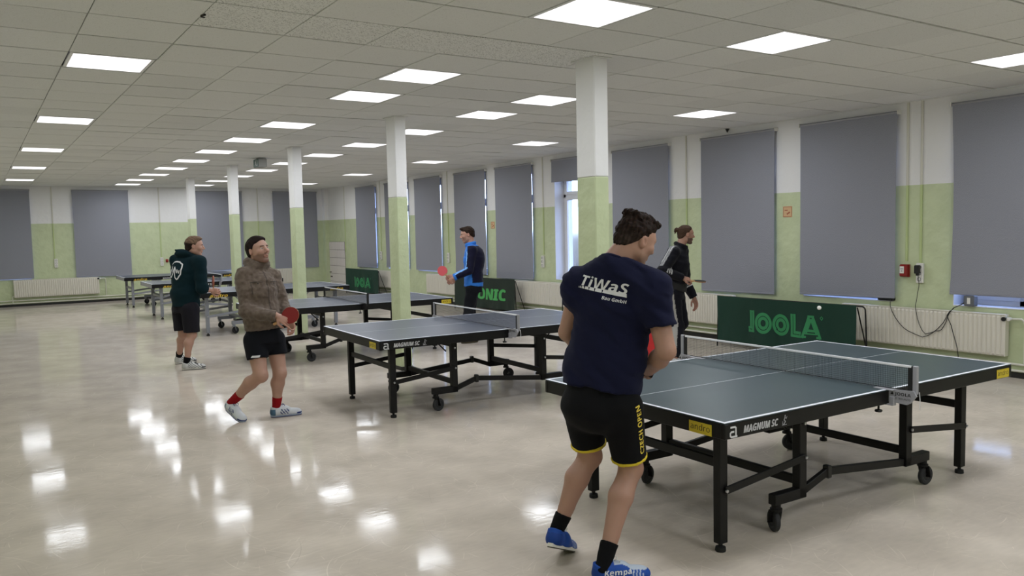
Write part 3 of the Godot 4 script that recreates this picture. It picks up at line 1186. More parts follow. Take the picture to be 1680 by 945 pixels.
func sticker(t: Node3D, q: Transform3D) -> void:
	var s := part("sticker", mb().box(Vector3(0, 0, 0.0008), Vector3(0.155, 0.058, 0.0012)).done(), M.sticker_yellow, t)
	s.transform = q
	part("lettering_print", print_mesh(text_tris("andro", 0.031, false, 0.0, 1.18), Transform3D(Basis.IDENTITY, Vector3(0, 0.003, 0.0017))), M.print_black, s)


# thicken flat letters by laying shifted copies over them
func heavy(t: PackedVector2Array, by: float) -> PackedVector2Array:
	var o := t.duplicate()
	o.append_array(moved(t, Vector2(by, 0)))
	o.append_array(moved(t, Vector2(-by, 0)))
	o.append_array(moved(t, Vector2(0, by)))
	return o


# a rounded lower-case a, drawn with a wide stroke
func emblem_a() -> PackedVector2Array:
	var o := stroke_tris([Vector2(-0.017, 0.024), Vector2(0.012, 0.024), Vector2(0.019, 0.018), Vector2(0.019, -0.024), Vector2(-0.013, -0.024), Vector2(-0.02, -0.018), Vector2(-0.02, -0.005), Vector2(-0.014, 0.001), Vector2(0.004, 0.001)], 0.0095)
	o.append_array(stroke_tris([Vector2(0.019, -0.024), Vector2(0.026, -0.024)], 0.0095))
	return o


# the small player over a bat that stands beside the lettering
func figure_print() -> PackedVector2Array:
	var o := poly_tris(ring_poly(8, 0.005, 0.006, Vector2(0.004, 0.024)))
	o.append_array(stroke_tris([Vector2(0.003, 0.017), Vector2(-0.004, 0.004), Vector2(0.006, -0.006), Vector2(-0.003, -0.016)], 0.007))
	o.append_array(stroke_tris([Vector2(0.002, 0.014), Vector2(0.014, 0.010), Vector2(0.018, 0.019)], 0.004))
	o.append_array(stroke_tris([Vector2(-0.018, -0.022), Vector2(0.016, -0.022)], 0.004))
	o.append_array(stroke_tris([Vector2(-0.014, -0.004), Vector2(-0.016, -0.016), Vector2(-0.002, -0.019)], 0.004))
	return o


func castor(t: Node3D, at: Vector3, ang: float, pale: bool) -> void:
	var bs := Basis(Vector3.UP, ang)
	var r := 0.0625
	var trail := bs * Vector3(0.028, 0, 0)
	var fk := mb()
	fk.lathe([Vector2(0, 0.168), Vector2(0.026, 0.168), Vector2(0.026, 0.145), Vector2(0.034, 0.142), Vector2(0.034, 0.128), Vector2(0, 0.128)], Transform3D(Basis.IDENTITY, at), 14)
	for s in [-1.0, 1.0]:
		fk.bar(at + bs * Vector3(0.006, 0.135, s * 0.023), at + trail + bs * Vector3(0, r - 0.01, s * 0.021), 0.005, 0.038, 0.002, bs.z)
	fk.lathe([Vector2(0.008, -0.03), Vector2(0.008, 0.03)], Transform3D(bs * Basis(Vector3.RIGHT, PI / 2), at + trail + Vector3(0, r, 0)), 8)
	var c := part("castor", fk.done(), M.silver_metal if pale else M.black_metal, t)
	var prof := [Vector2(0.012, -0.013), Vector2(0.034, -0.011), Vector2(0.04, -0.015), Vector2(r - 0.006, -0.015), Vector2(r, -0.009), Vector2(r, 0.009), Vector2(r - 0.006, 0.015), Vector2(0.04, 0.015), Vector2(0.034, 0.011), Vector2(0.012, 0.013)]
	part("castor_wheel", mb().lathe(prof, Transform3D(bs * Basis(Vector3.RIGHT, PI / 2), at + trail + Vector3(0, r, 0)), 24).done(), M.grey_rubber if not pale else M.black_rubber, c)


func make_net(at: Vector3, turn: float, label: String, style: int, far: int) -> void:
	var t := thing("table_tennis_net", label, "net", at, turn, "nets clamped across the table tennis tables")
	var hz := 0.9
	var y0 := 0.7665
	var y1 := 0.904
	# the woven mesh
	var b := mb()
	var th := 0.0011 if far < 2 else 0.0016
	var nv := 170 if far < 2 else (120 if far < 3 else 90)
	var nh := 12 if far < 3 else 8
	var sag := func(z: float) -> float: return -0.003 * cos(z / hz * PI / 2)
	for k in nv + 1:
		var z := lerpf(-hz, hz, float(k) / nv)
		b.box(Vector3(0, (y0 + y1) * 0.5 + sag.call(z) * 0.5, z), Vector3(th, y1 - y0, th))
	for k in nh + 1:
		var y := lerpf(y0, y1, float(k) / nh)
		b.box(Vector3(0, y, 0), Vector3(th, th, hz * 2))
	b.box(Vector3(0, y0, 0), Vector3(0.003, 0.004, hz * 2))
	part("net_mesh", b.done(), M.net_cord, t, "stuff")
	part("top_tape", mb().box(Vector3(0, 0.9055, 0), Vector3(0.006, 0.014, hz * 2 - 0.02), 0.002).done(), M.tape_white, t)
	for s in [-1.0, 1.0]:
		part("side_band", bx(Vector3(0, 0.835, s * (hz - 0.016)), Vector3(0.005, 0.15, 0.032), 0.001), M.print_black, t)
		var pm: Material = M.silver_paint if style == 0 else M.black_metal
		part("net_post", mb().box(Vector3(0, 0.833, s * (hz + 0.014)), Vector3(0.02, 0.162, 0.028), 0.004).done(), pm, t)
		# clamp plate below the post
		var poly := pv([0.66, 0.690, 0.66, 0.7625, 0.915, 0.772, 0.932, 0.745, 0.895, 0.698, 0.875, 0.688])
		var tp := Transform3D(Basis(Vector3(0, 0, s), Vector3.UP, Vector3(-1, 0, 0) * s), Vector3(-0.016, 0, 0))
		# the outer part of the plate stands clear of the table edge
		var outer := pv([0.766, 0.692, 0.766, 0.7625, 0.915, 0.772, 0.932, 0.745, 0.895, 0.698, 0.875, 0.688])
		var plate := part("clamp_plate", mb().prism(outer, 0.012, tp).box(Vector3(-0.016, 0.762, s * 0.74), Vector3(0.05, 0.004, 0.12), 0.001).box(Vector3(-0.016, 0.675, s * 0.74), Vector3(0.035, 0.008, 0.12), 0.002).box(Vector3(-0.016, 0.70, s * 0.787), Vector3(0.03, 0.05, 0.03), 0.003).box(Vector3(-0.006, 0.758, s * 0.90), Vector3(0.03, 0.016, 0.045), 0.003).done(), pm if far != 1 else M.silver_paint, t)
		part("clamp_screw", mb().lathe([Vector2(0.006, 0.675), Vector2(0.006, 0.640), Vector2(0.019, 0.637), Vector2(0.022, 0.630), Vector2(0.019, 0.624), Vector2(0, 0.624)], Transform3D(Basis.IDENTITY, Vector3(-0.04, 0, s * 0.715)), 14).done(), M.black_plastic, t)
		if far < 2:
			var q := Transform3D(Basis(Vector3(0, 0, s), Vector3.UP, Vector3(-1, 0, 0)) if s > 0 else Basis(Vector3(0, 0, 1), Vector3.UP, Vector3(-1, 0, 0)), Vector3(-0.0228, 0, 0))
			if far == 0:
				part("lettering_print", print_mesh(text_tris("JOOLA", 0.018, true, 0.0, 1.25), q * Transform3D(Basis.IDENTITY, Vector3(s * 0.853, 0.744, 0))), M.print_black, plate)
				part("emblem_print", print_mesh(pv([-0.010, -0.006, 0.010, -0.006, 0.002, 0.013]), q * Transform3D(Basis.IDENTITY, Vector3(s * 0.853 - 0.066, 0.743, 0))), M.print_black, plate)
				part("lettering_print", print_mesh(text_tris("JC 900 AUTO", 0.011, false, 0.0, 1.1), q * Transform3D(Basis.IDENTITY, Vector3(s * 0.853, 0.718, 0))), M.print_black, plate)
			else:
				part("lettering_print", print_mesh(text_tris("DONIC", 0.018, true, 0.0, 1.2), q * Transform3D(Basis.IDENTITY, Vector3(s * 0.845, 0.748, 0))), M.print_black, plate)
			part("cord", mb().tube([Vector3(0.012, 0.765, s * 0.93), Vector3(0.013, 0.72, s * 0.934), Vector3(0.012, 0.665, s * 0.932)], 0.0022, 6).done(), M.tape_white, t)


# ---------------------------------------------------------------- barriers

func build_barriers() -> void:
	barrier(Vector3(8.85, 0, -8.075), Vector3(8.86, 0, -5.88), M.nylon_green, "long dark green court barrier with large lettering, in front of the right radiator", 0)
	barrier(Vector3(8.95, 0, -15.9), Vector3(9.06, 0, -13.63), M.nylon_dark, "dark grey-green court barrier with bright green lettering behind the jacket man", 1)
	barrier(Vector3(9.0, 0, -22.40), Vector3(9.02, 0, -20.18), M.nylon_green, "small looking green court barrier in the far corner by the white tiles", 2)
	barrier(Vector3(8.9, 0, -11.72), Vector3(8.9, 0, -9.75), M.nylon_green, "green court barrier mostly hidden behind the man in the navy T-shirt", 3)


func barrier(a: Vector3, b: Vector3, mat: Material, label: String, kind: int) -> void:
	var d := (b - a).normalized()
	var o := thing("court_barrier", label, "barrier", a, 0.0, "folding barriers along the window wall")
	var len := a.distance_to(b)
	o.transform = Transform3D(Basis(d, Vector3.UP, d.cross(Vector3.UP)), a)
	var f := FastNoiseLite.new()
	f.seed = 300 + kind
	f.frequency = 1.1
	var wave := func(x: float, y: float) -> float:
		var u := y / 0.73
		return (1.0 - u) * 0.05 * f.get_noise_2d(x * 2.2, y * 0.6 + 7.0) + (1.0 - u) * 0.018 * sin(x * 9.0 + 2.0 * y) - 0.012 * sin(PI * u) + 0.016
	var P: Array = []
	var nx := 40
	var ny := 14
	for j in ny + 1:
		var row: Array = []
		var q := 1.0 - float(j) / ny
		for i in nx + 1:
			var s := float(i) / nx
			var x := s * len
			var sag := -0.012 * sin(PI * s)
			var y := lerpf(0.085, 0.73 + sag, q)
			row.append(Vector3(x, y, wave.call(x, y)))
		P.append(row)
	part("cloth", sheet(P, 0.0012), mat, o)
	var e0 := 0.11 if kind == 3 else -0.012
	var e1 := 0.11 if kind == 0 else -0.012
	var z := 0.0
	var pts: Array = []
	pts.append(Vector3(-e0 - 0.03, 0.0, z))
	pts.append(Vector3(-e0, 0.66, z))
	for k in 5:
		var ang := PI - PI / 2 * (k + 1) / 5.0
		pts.append(Vector3(-e0 + 0.05, 0.668, z) + Vector3(cos(ang) * 0.05, sin(ang) * 0.05, 0))
	for k in 5:
		var ang := PI / 2 - PI / 2 * k / 5.0
		pts.append(Vector3(len + e1 - 0.05, 0.668, z) + Vector3(cos(ang) * 0.05, sin(ang) * 0.05, 0))
	pts.append(Vector3(len + e1, 0.66, z))
	pts.append(Vector3(len + e1 + 0.03, 0.0, z))
	part("frame", mb().tube(pts, 0.0095, 8).done(), M.black_metal, o)
	for x in [0.0, len]:
		part("stay", mb().tube([Vector3(x, 0.70, z - 0.005), Vector3(x, 0.01, z - 0.26)], 0.008, 6).done(), M.black_metal, o)
	var tris := PackedVector2Array()
	if kind == 0 or kind == 2:
		tris = retro_word()
		tris = moved(tris, Vector2(0.56 if kind == 0 else 0.60, 0.262 if kind == 0 else 0.22), 0.285 if kind == 0 else 0.27)
	elif kind == 1:
		tris = moved(heavy(text_tris("DONIC", 0.225, true, 0.12, 1.30), 0.014), Vector2(1.27, 0.375))
	if tris.size():
		tris = split_tris(tris, 0.05)
		var m := mb()
		for k in range(0, tris.size(), 3):
			var q: Array = []
			for i in 3:
				var p := tris[k + i]
				var n := Vector3(-(wave.call(p.x + 0.01, p.y) - wave.call(p.x - 0.01, p.y)) / 0.02, -(wave.call(p.x, p.y + 0.01) - wave.call(p.x, p.y - 0.01)) / 0.02, 1).normalized()
				q.append([Vector3(p.x, p.y, wave.call(p.x, p.y)) + n * 0.0035, n])
			m.tri_s(q[0][0], q[1][0], q[2][0], q[0][1], q[1][1], q[2][1])
		part("lettering_print", m.done(), M.logo_green if kind != 1 else M.logo_light, o)
	if kind == 1:
		part("tube_cap", mb().lathe(arc_profile(0.024, 8), Transform3D(Basis.IDENTITY, Vector3(-e0 + 0.01, 0.72, 0.015)), 12).done(), M.white_plastic, o)


# five capitals of unit height, each cut by a thin inline
func retro_word() -> PackedVector2Array:
	var o := PackedVector2Array()
	var band := func(outer: PackedVector2Array, inner: PackedVector2Array) -> void:
		var n := outer.size()
		for k in n:
			var k2 := (k + 1) % n
			o.append_array([outer[k], outer[k2], inner[k2], outer[k], inner[k2], inner[k]])
	# J
	o.append_array(stroke_tris([Vector2(0.28, 1.0), Vector2(0.28, 0.04)], 0.13))
	o.append_array(stroke_tris([Vector2(0.12, 1.0), Vector2(0.12, 0.20)], 0.13))
	o.append_array(stroke_tris([Vector2(0.0, 0.05), Vector2(0.32, 0.05)], 0.12))
	o.append_array(stroke_tris([Vector2(-0.01, 0.20), Vector2(0.17, 0.20)], 0.12))
	o.append_array(stroke_tris([Vector2(0.01, 0.02), Vector2(0.01, 0.24)], 0.06))
	o.append_array(stroke_tris([Vector2(0.08, 0.99), Vector2(0.32, 0.99)], 0.05))
	# O, O
	for c in [Vector2(0.86, 0.47), Vector2(1.84, 0.47)]:
		band.call(ring_poly(40, 0.475, 0.505, c), ring_poly(40, 0.325, 0.35, c))
		band.call(ring_poly(40, 0.295, 0.315, c), ring_poly(40, 0.145, 0.16, c))
	# L
	o.append_array(stroke_tris([Vector2(2.46, 1.0), Vector2(2.46, 0.03)], 0.13))
	o.append_array(stroke_tris([Vector2(2.62, 1.0), Vector2(2.62, 0.22)], 0.13))
	o.append_array(stroke_tris([Vector2(2.43, 0.04), Vector2(2.98, 0.04)], 0.12))
	o.append_array(stroke_tris([Vector2(2.60, 0.20), Vector2(2.98, 0.20)], 0.13))
	o.append_array(stroke_tris([Vector2(2.96, 0.0), Vector2(2.96, 0.25)], 0.05))
	o.append_array(stroke_tris([Vector2(2.42, 0.99), Vector2(2.66, 0.99)], 0.05))
	# A
	o.append_array(stroke_tris([Vector2(3.08, 0.03), Vector2(3.38, 0.97)], 0.13))
	o.append_array(stroke_tris([Vector2(3.58, 0.97), Vector2(3.94, 0.03)], 0.13))
	o.append_array(stroke_tris([Vector2(3.34, 0.98), Vector2(3.62, 0.98)], 0.10))
	o.append_array(stroke_tris([Vector2(3.24, 0.22), Vector2(3.47, 0.84)], 0.12))
	o.append_array(stroke_tris([Vector2(3.50, 0.84), Vector2(3.76, 0.22)], 0.12))
	o.append_array(stroke_tris([Vector2(3.30, 0.34), Vector2(3.74, 0.34)], 0.12))
	o.append_array(stroke_tris([Vector2(3.06, 0.05), Vector2(3.24, 0.05)], 0.10))
	o.append_array(stroke_tris([Vector2(3.78, 0.05), Vector2(3.96, 0.05)], 0.10))
	o.append_array(stroke_tris([Vector2(3.22, 0.20), Vector2(3.80, 0.20)], 0.06))
	o.append_array(stroke_tris([Vector2(4.02, 0.86), Vector2(4.08, 0.95), Vector2(4.02, 1.02), Vector2(3.95, 0.95)], 0.03, true))
	return o


# ---------------------------------------------------------------- things on the walls

func build_wall_bits() -> void:
	var tr := Transform3D(Basis(Vector3(0, 0, 1), Vector3.UP, Vector3(-1, 0, 0)), Vector3(WALL_X, 0, 0))
	var tb := Transform3D(Basis(Vector3(1, 0, 0), Vector3.UP, Vector3(0, 0, 1)), Vector3(0, 0, BACK_Z))
	# cable ducts, white above and green below, and sockets at their feet
	var ducts := [[tr, -5.58, 1.25, "left of two cable ducts above the red alarm box"], [tr, -5.405, 1.215, "right of two cable ducts, above the socket with the black plug"], [tr, -9.215, 1.23, "cable duct beside the head of the man in the tracksuit"], [tr, -13.08, 1.23, "cable duct left of the half raised blind"], [tr, -16.94, 1.23, "cable duct above the socket left of the jacket man"], [tr, -20.76, 1.22, "cable duct just left of the second pillar"], [tr, -23.35, 1.18, "cable duct beside the white tiles in the far corner"], [tb, 1.80, 1.21, "cable duct on the far wall between the two left blinds"], [tb, 4.46, 1.17, "cable duct on the far wall left of the green hoodie man"], [tb, 7.24, 1.17, "cable duct on the far wall behind the man in the fleece"]]
	for d in ducts:
		var t: Transform3D = d[0]
		var o := thing("cable_duct", "thin plastic " + d[3], "cable duct", Vector3.ZERO, 0.0, "plastic cable ducts down the walls")
		o.transform = Transform3D(t.basis, t * Vector3(d[1], 0, 0))
		part("upper_length", bx(Vector3(0, (GREEN_Y + CEIL) * 0.5, 0.008), Vector3(0.028, CEIL - GREEN_Y, 0.016), 0.003), M.conduit_white, o)
		part("lower_length", bx(Vector3(0, (GREEN_Y + d[2]) * 0.5, 0.008), Vector3(0.028, GREEN_Y - d[2], 0.016), 0.003), M.conduit_green, o)
	var socks := [[tr, -5.40, 1.11, "white socket strip on the right wall with a black plug in it"], [tr, -13.10, 1.09, "white triple socket left of the half raised blind"], [tr, -16.94, 1.10, "white triple socket behind the man holding the pink bat"], [tr, -20.76, 1.10, "white triple socket just left of the second pillar"], [tr, -9.26, 1.08, "white triple socket hidden behind the man in the tracksuit"], [tb, 1.82, 1.10, "white triple socket on the far wall between the two left blinds"], [tb, 4.46, 1.04, "white triple socket on the far wall beside a small red box"]]
	for s in socks:
		var t: Transform3D = s[0]
		var o := thing("power_socket", s[3], "socket", Vector3.ZERO, 0.0, "white socket strips on the walls")
		o.transform = Transform3D(t.basis, t * Vector3(s[1], s[2], 0))
		part("cover", bx(Vector3(0, 0, 0.02), Vector3(0.085, 0.235, 0.04), 0.006), M.white_plastic, o)
		for k in 3:
			var y := 0.072 * (k - 1)
			part("outlet", mb().lathe([Vector2(0.024, 0), Vector2(0.024, 0.004), Vector2(0.02, 0.004), Vector2(0.019, -0.001), Vector2(0, -0.001)], Transform3D(Basis(Vector3.RIGHT, PI / 2), Vector3(0, y, 0.0402)), 14).done(), M.grey_plastic, o)
	# charger in the right-hand socket strip
	var ch := thing("plug_adapter", "black plug adapter in the socket strip on the right wall", "plug", tr * Vector3(-5.41, 1.155, 0.043))
	ch.transform = Transform3D(tr.basis, ch.position)
	part("body", bx(Vector3(0, 0, 0.024), Vector3(0.06, 0.10, 0.048), 0.008), M.black_plastic, ch)
	part("nose", bx(Vector3(0, -0.06, 0.02), Vector3(0.03, 0.03, 0.03), 0.006), M.black_plastic, ch)
	# red alarm box
	var al := thing("alarm_box", "small red alarm box with a white label on the right wall", "alarm box", Vector3.ZERO)
	al.transform = Transform3D(tr.basis, tr * Vector3(-5.59, 1.135, 0))
	part("housing", mb().prism(pv([-0.055, -0.075, 0.055, -0.075, 0.055, 0.075, -0.055, 0.075]), 0.03, Transform3D(Basis.IDENTITY, Vector3(0, 0, 0.016))).box(Vector3(0, 0.0, 0.045), Vector3(0.10, 0.14, 0.045), 0.012).done(), M.red_plastic, al)
	part("label_plate", bx(Vector3(-0.012, 0.01, 0.069), Vector3(0.055, 0.085, 0.004), 0.002), M.white_plastic, al)
	part("print", mb().box(Vector3(-0.012, 0.022, 0.0715), Vector3(0.035, 0.014, 0.001)).box(Vector3(-0.012, -0.004, 0.0715), Vector3(0.02, 0.016, 0.001)).done(), M.print_grey, al)
	var a2 := thing("alarm_box", "small red box beside the socket on the far wall, left of the green hoodie man", "alarm box", Vector3.ZERO)
	a2.transform = Transform3D(tb.basis, tb * Vector3(4.60, 1.06, 0))
	part("housing", mb().box(Vector3(0, 0, 0.01), Vector3(0.07, 0.09, 0.02), 0.004).lathe([Vector2(0.035, 0.0), Vector2(0.035, 0.03), Vector2(0.02, 0.05), Vector2(0, 0.05)], Transform3D(Basis(Vector3.RIGHT, PI / 2), Vector3(0, 0, 0.015)), 14).done(), M.red_plastic, a2)
	# paper notices
	for n in [[-7.31, 1.895, "small square orange-brown notice on the pier right of the tracksuit man"], [-14.96, 1.84, "small orange-brown notice between two blinds behind the jacket man"]]:
		var o := thing("notice", n[2], "notice", Vector3.ZERO, 0.0, "orange-brown notices on the window piers")
		o.transform = Transform3D(tr.basis, tr * Vector3(n[0], n[1], 0))
		part("sheet", bx(Vector3(0, 0, 0.003), Vector3(0.15, 0.15, 0.004), 0.001), M.paper, o)
		part("print", mb().box(Vector3(0, 0.066, 0.0055), Vector3(0.13, 0.006, 0.0008)).box(Vector3(0, -0.066, 0.0055), Vector3(0.13, 0.006, 0.0008)).box(Vector3(-0.066, 0, 0.0055), Vector3(0.006, 0.13, 0.0008)).box(Vector3(0.066, 0, 0.0055), Vector3(0.006, 0.13, 0.0008)).box(Vector3(-0.02, 0.02, 0.0055), Vector3(0.05, 0.012, 0.0008)).box(Vector3(0.015, -0.02, 0.0055), Vector3(0.06, 0.02, 0.0008), 0.0, Basis(Vector3(0, 0, 1), 0.5)).done(), M.paper_ink, o)
	# sensor box and black box on the sills, with cables
	var sb := thing("sensor_box", "grey box with a pale label standing on the right window sill", "sensor box", Vector3.ZERO)
	sb.transform = Transform3D(tr.basis, tr * Vector3(-4.80, 0.757, 0.0))
	part("housing", bx(Vector3(0, 0.06, 0.03), Vector3(0.115, 0.12, 0.09), 0.008), M.grey_plastic, sb)
	part("label_plate", bx(Vector3(0.0, 0.06, 0.0755), Vector3(0.035, 0.07, 0.002), 0.0005), M.white_plastic, sb)
	var bb := thing("black_box", "flat black box lying on the sill under the blind above the green barrier", "box", Vector3.ZERO)
	bb.transform = Transform3D(tr.basis, tr * Vector3(-5.82, 0.757, -0.025))
	part("housing", bx(Vector3(0, 0.022, 0.01), Vector3(0.20, 0.042, 0.12), 0.006), M.black_plastic, bb)
	part("end_cap", bx(Vector3(-0.105, 0.022, 0.01), Vector3(0.02, 0.036, 0.11), 0.004), M.grey_plastic, bb)
	var cables := [["thin black cable looping from the black box down over the radiator", [0.775, -5.735, 0.705, -5.715, 0.644, -5.693, 0.57, -5.65, 0.503, -5.597, 0.45, -5.54, 0.417, -5.48, 0.385, -5.39, 0.361, -5.306, 0.385, -5.24, 0.423, -5.183, 0.48, -5.12, 0.548, -5.063, 0.61, -5.03, 0.658, -5.001, 0.70, -4.97, 0.733, -4.94, 0.77, -4.88, 0.795, -4.85]], ["thin black cable hanging from the plug adapter to the sill", [1.08, -5.40, 0.972, -5.385, 0.89, -5.40, 0.811, -5.41, 0.73, -5.40, 0.666, -5.39, 0.58, -5.37, 0.51, -5.346, 0.44, -5.31, 0.401, -5.27, 0.42, -5.21, 0.448, -5.147, 0.455, -5.10, 0.476, -5.076, 0.52, -5.05, 0.565, -5.028, 0.63, -5.01, 0.68, -4.985, 0.73, -4.95, 0.785, -4.85]], ["thin black cable end dangling in front of the right radiator", [0.70, -4.98, 0.64, -5.02, 0.595, -5.0, 0.53, -4.97, 0.452, -4.949, 0.36, -4.92, 0.282, -4.897, 0.20, -4.885, 0.16, -4.88]]]
	for c in cables:
		var pts: Array = []
		var flat: Array = c[1]
		for k in range(0, flat.size(), 2):
			var y: float = flat[k]
			var off := 0.118 if y < 0.72 else lerpf(0.118, 0.065, clampf((y - 0.72) / 0.08, 0.0, 1.0))
			pts.append(tr * Vector3(flat[k + 1] + 0.0, y, off))
		tag(part("cable", mb().tube(pts, 0.0042, 6).done(), M.black_plastic, self), c[0], "cable")
	# hook on the lintel, clip in the ceiling
	var hk := thing("hook", "small dark pointed hook on the lintel above a blind", "hook", Vector3.ZERO)
	hk.transform = Transform3D(tr.basis, tr * Vector3(-8.36, 3.135, 0.03))
	part("point", mb().lathe([Vector2(0, -0.05), Vector2(0.03, 0.008), Vector2(0, 0.01)], Transform3D.IDENTITY, 10).done(), M.black_plastic, hk)
	part("arm", bx(Vector3(0, 0.004, -0.014), Vector3(0.012, 0.008, 0.03), 0.002), M.black_plastic, hk)
	var cl := thing("ceiling_clip", "small dark metal clip between two tiles in the upper left ceiling", "clip", Vector3(1.315, CEIL, -5.53), 0.3)
	part("tongue", bx(Vector3(0, -0.006, 0), Vector3(0.012, 0.012, 0.05), 0.002), M.black_metal, cl)
	part("bent_end", bx(Vector3(0.010, -0.012, -0.022), Vector3(0.03, 0.006, 0.012), 0.002), M.black_metal, cl)
	# exit sign
	var ex := thing("exit_sign", "small box sign with dark green faces hanging from the ceiling above the fourth pillar", "exit sign", Vector3(4.42, CEIL, -15.06))
	part("housing", bx(Vector3(0.09, -0.095, -0.16), Vector3(0.15, 0.15, 0.32), 0.006), std("sign_body", Color(0.60, 0.60, 0.59), 0.6), ex)
	part("stem", mb().tube([Vector3(0.09, 0.0, -0.16), Vector3(0.09, -0.03, -0.16)], 0.012, 8).done(), M.white_plastic, ex)
	for s in [-1.0, 1.0]:
		var face := part("sign_face", bx(Vector3(0.09 + s * 0.076, -0.095, -0.16), Vector3(0.003, 0.14, 0.31), 0.0005), M.sign_green, ex)
		var q := Transform3D(Basis(Vector3(0, 0, s * -1.0), Vector3.UP, Vector3(s, 0, 0)), Vector3(0.09 + s * 0.0782, -0.095, -0.16))
		var pic := stroke_tris([Vector2(-0.05, 0.015), Vector2(-0.02, 0.03), Vector2(0.0, 0.0), Vector2(0.02, -0.045)], 0.016)
		pic.append_array(stroke_tris([Vector2(0.0, 0.0), Vector2(-0.03, -0.02), Vector2(-0.055, -0.045)], 0.014))
		pic.append_array(poly_tris(ring_poly(10, 0.012, 0.012, Vector2(-0.012, 0.047))))
		pic.append_array(stroke_tris([Vector2(0.05, -0.05), Vector2(0.05, 0.05), Vector2(0.10, 0.05), Vector2(0.10, -0.05)], 0.01))
		part("pictogram", print_mesh(pic, q), M.print_white, face)
	build_splashback(tr)


# the patch of white wall tiles in the far right corner, with two old water valves
func build_splashback(tr: Transform3D) -> void:
	var o := thing("tile_splashback", "patch of white wall tiles with old water valves in the far right corner", "tiles", Vector3.ZERO)
	o.transform = Transform3D(tr.basis, tr * Vector3(-24.68, 0, 0.003))
	part("grout_bed", bx(Vector3(0.63, 0.74, 0.004), Vector3(1.28, 1.48, 0.008)), M.grout, o)
	var shapes := [bx(Vector3.ZERO, Vector3(0.312, 0.238, 0.008), 0.003), bx(Vector3.ZERO, Vector3(0.309, 0.236, 0.009), 0.003)]
	for j in 6:
		for i in 4:
			var p := part("tile", shapes[(i + j) % 2], M.glaze, o)
			p.position = Vector3(0.155 + i * 0.318, 0.122 + j * 0.2465, 0.011)
	for k in 2:
		var y := 0.53 - 0.14 * k
		part("water_valve", mb().tube([Vector3(0.10 + 0.08 * k, y, 0.015), Vector3(0.10 + 0.08 * k, y, 0.07)], 0.016, 10).tube([Vector3(0.10 + 0.08 * k, y, 0.06), Vector3(0.20 + 0.02 * k, y + 0.01, 0.065)], 0.013, 8).done(), M.brass, o)

# ---------------------------------------------------------------- bodies as distance fields meshed by surface nets

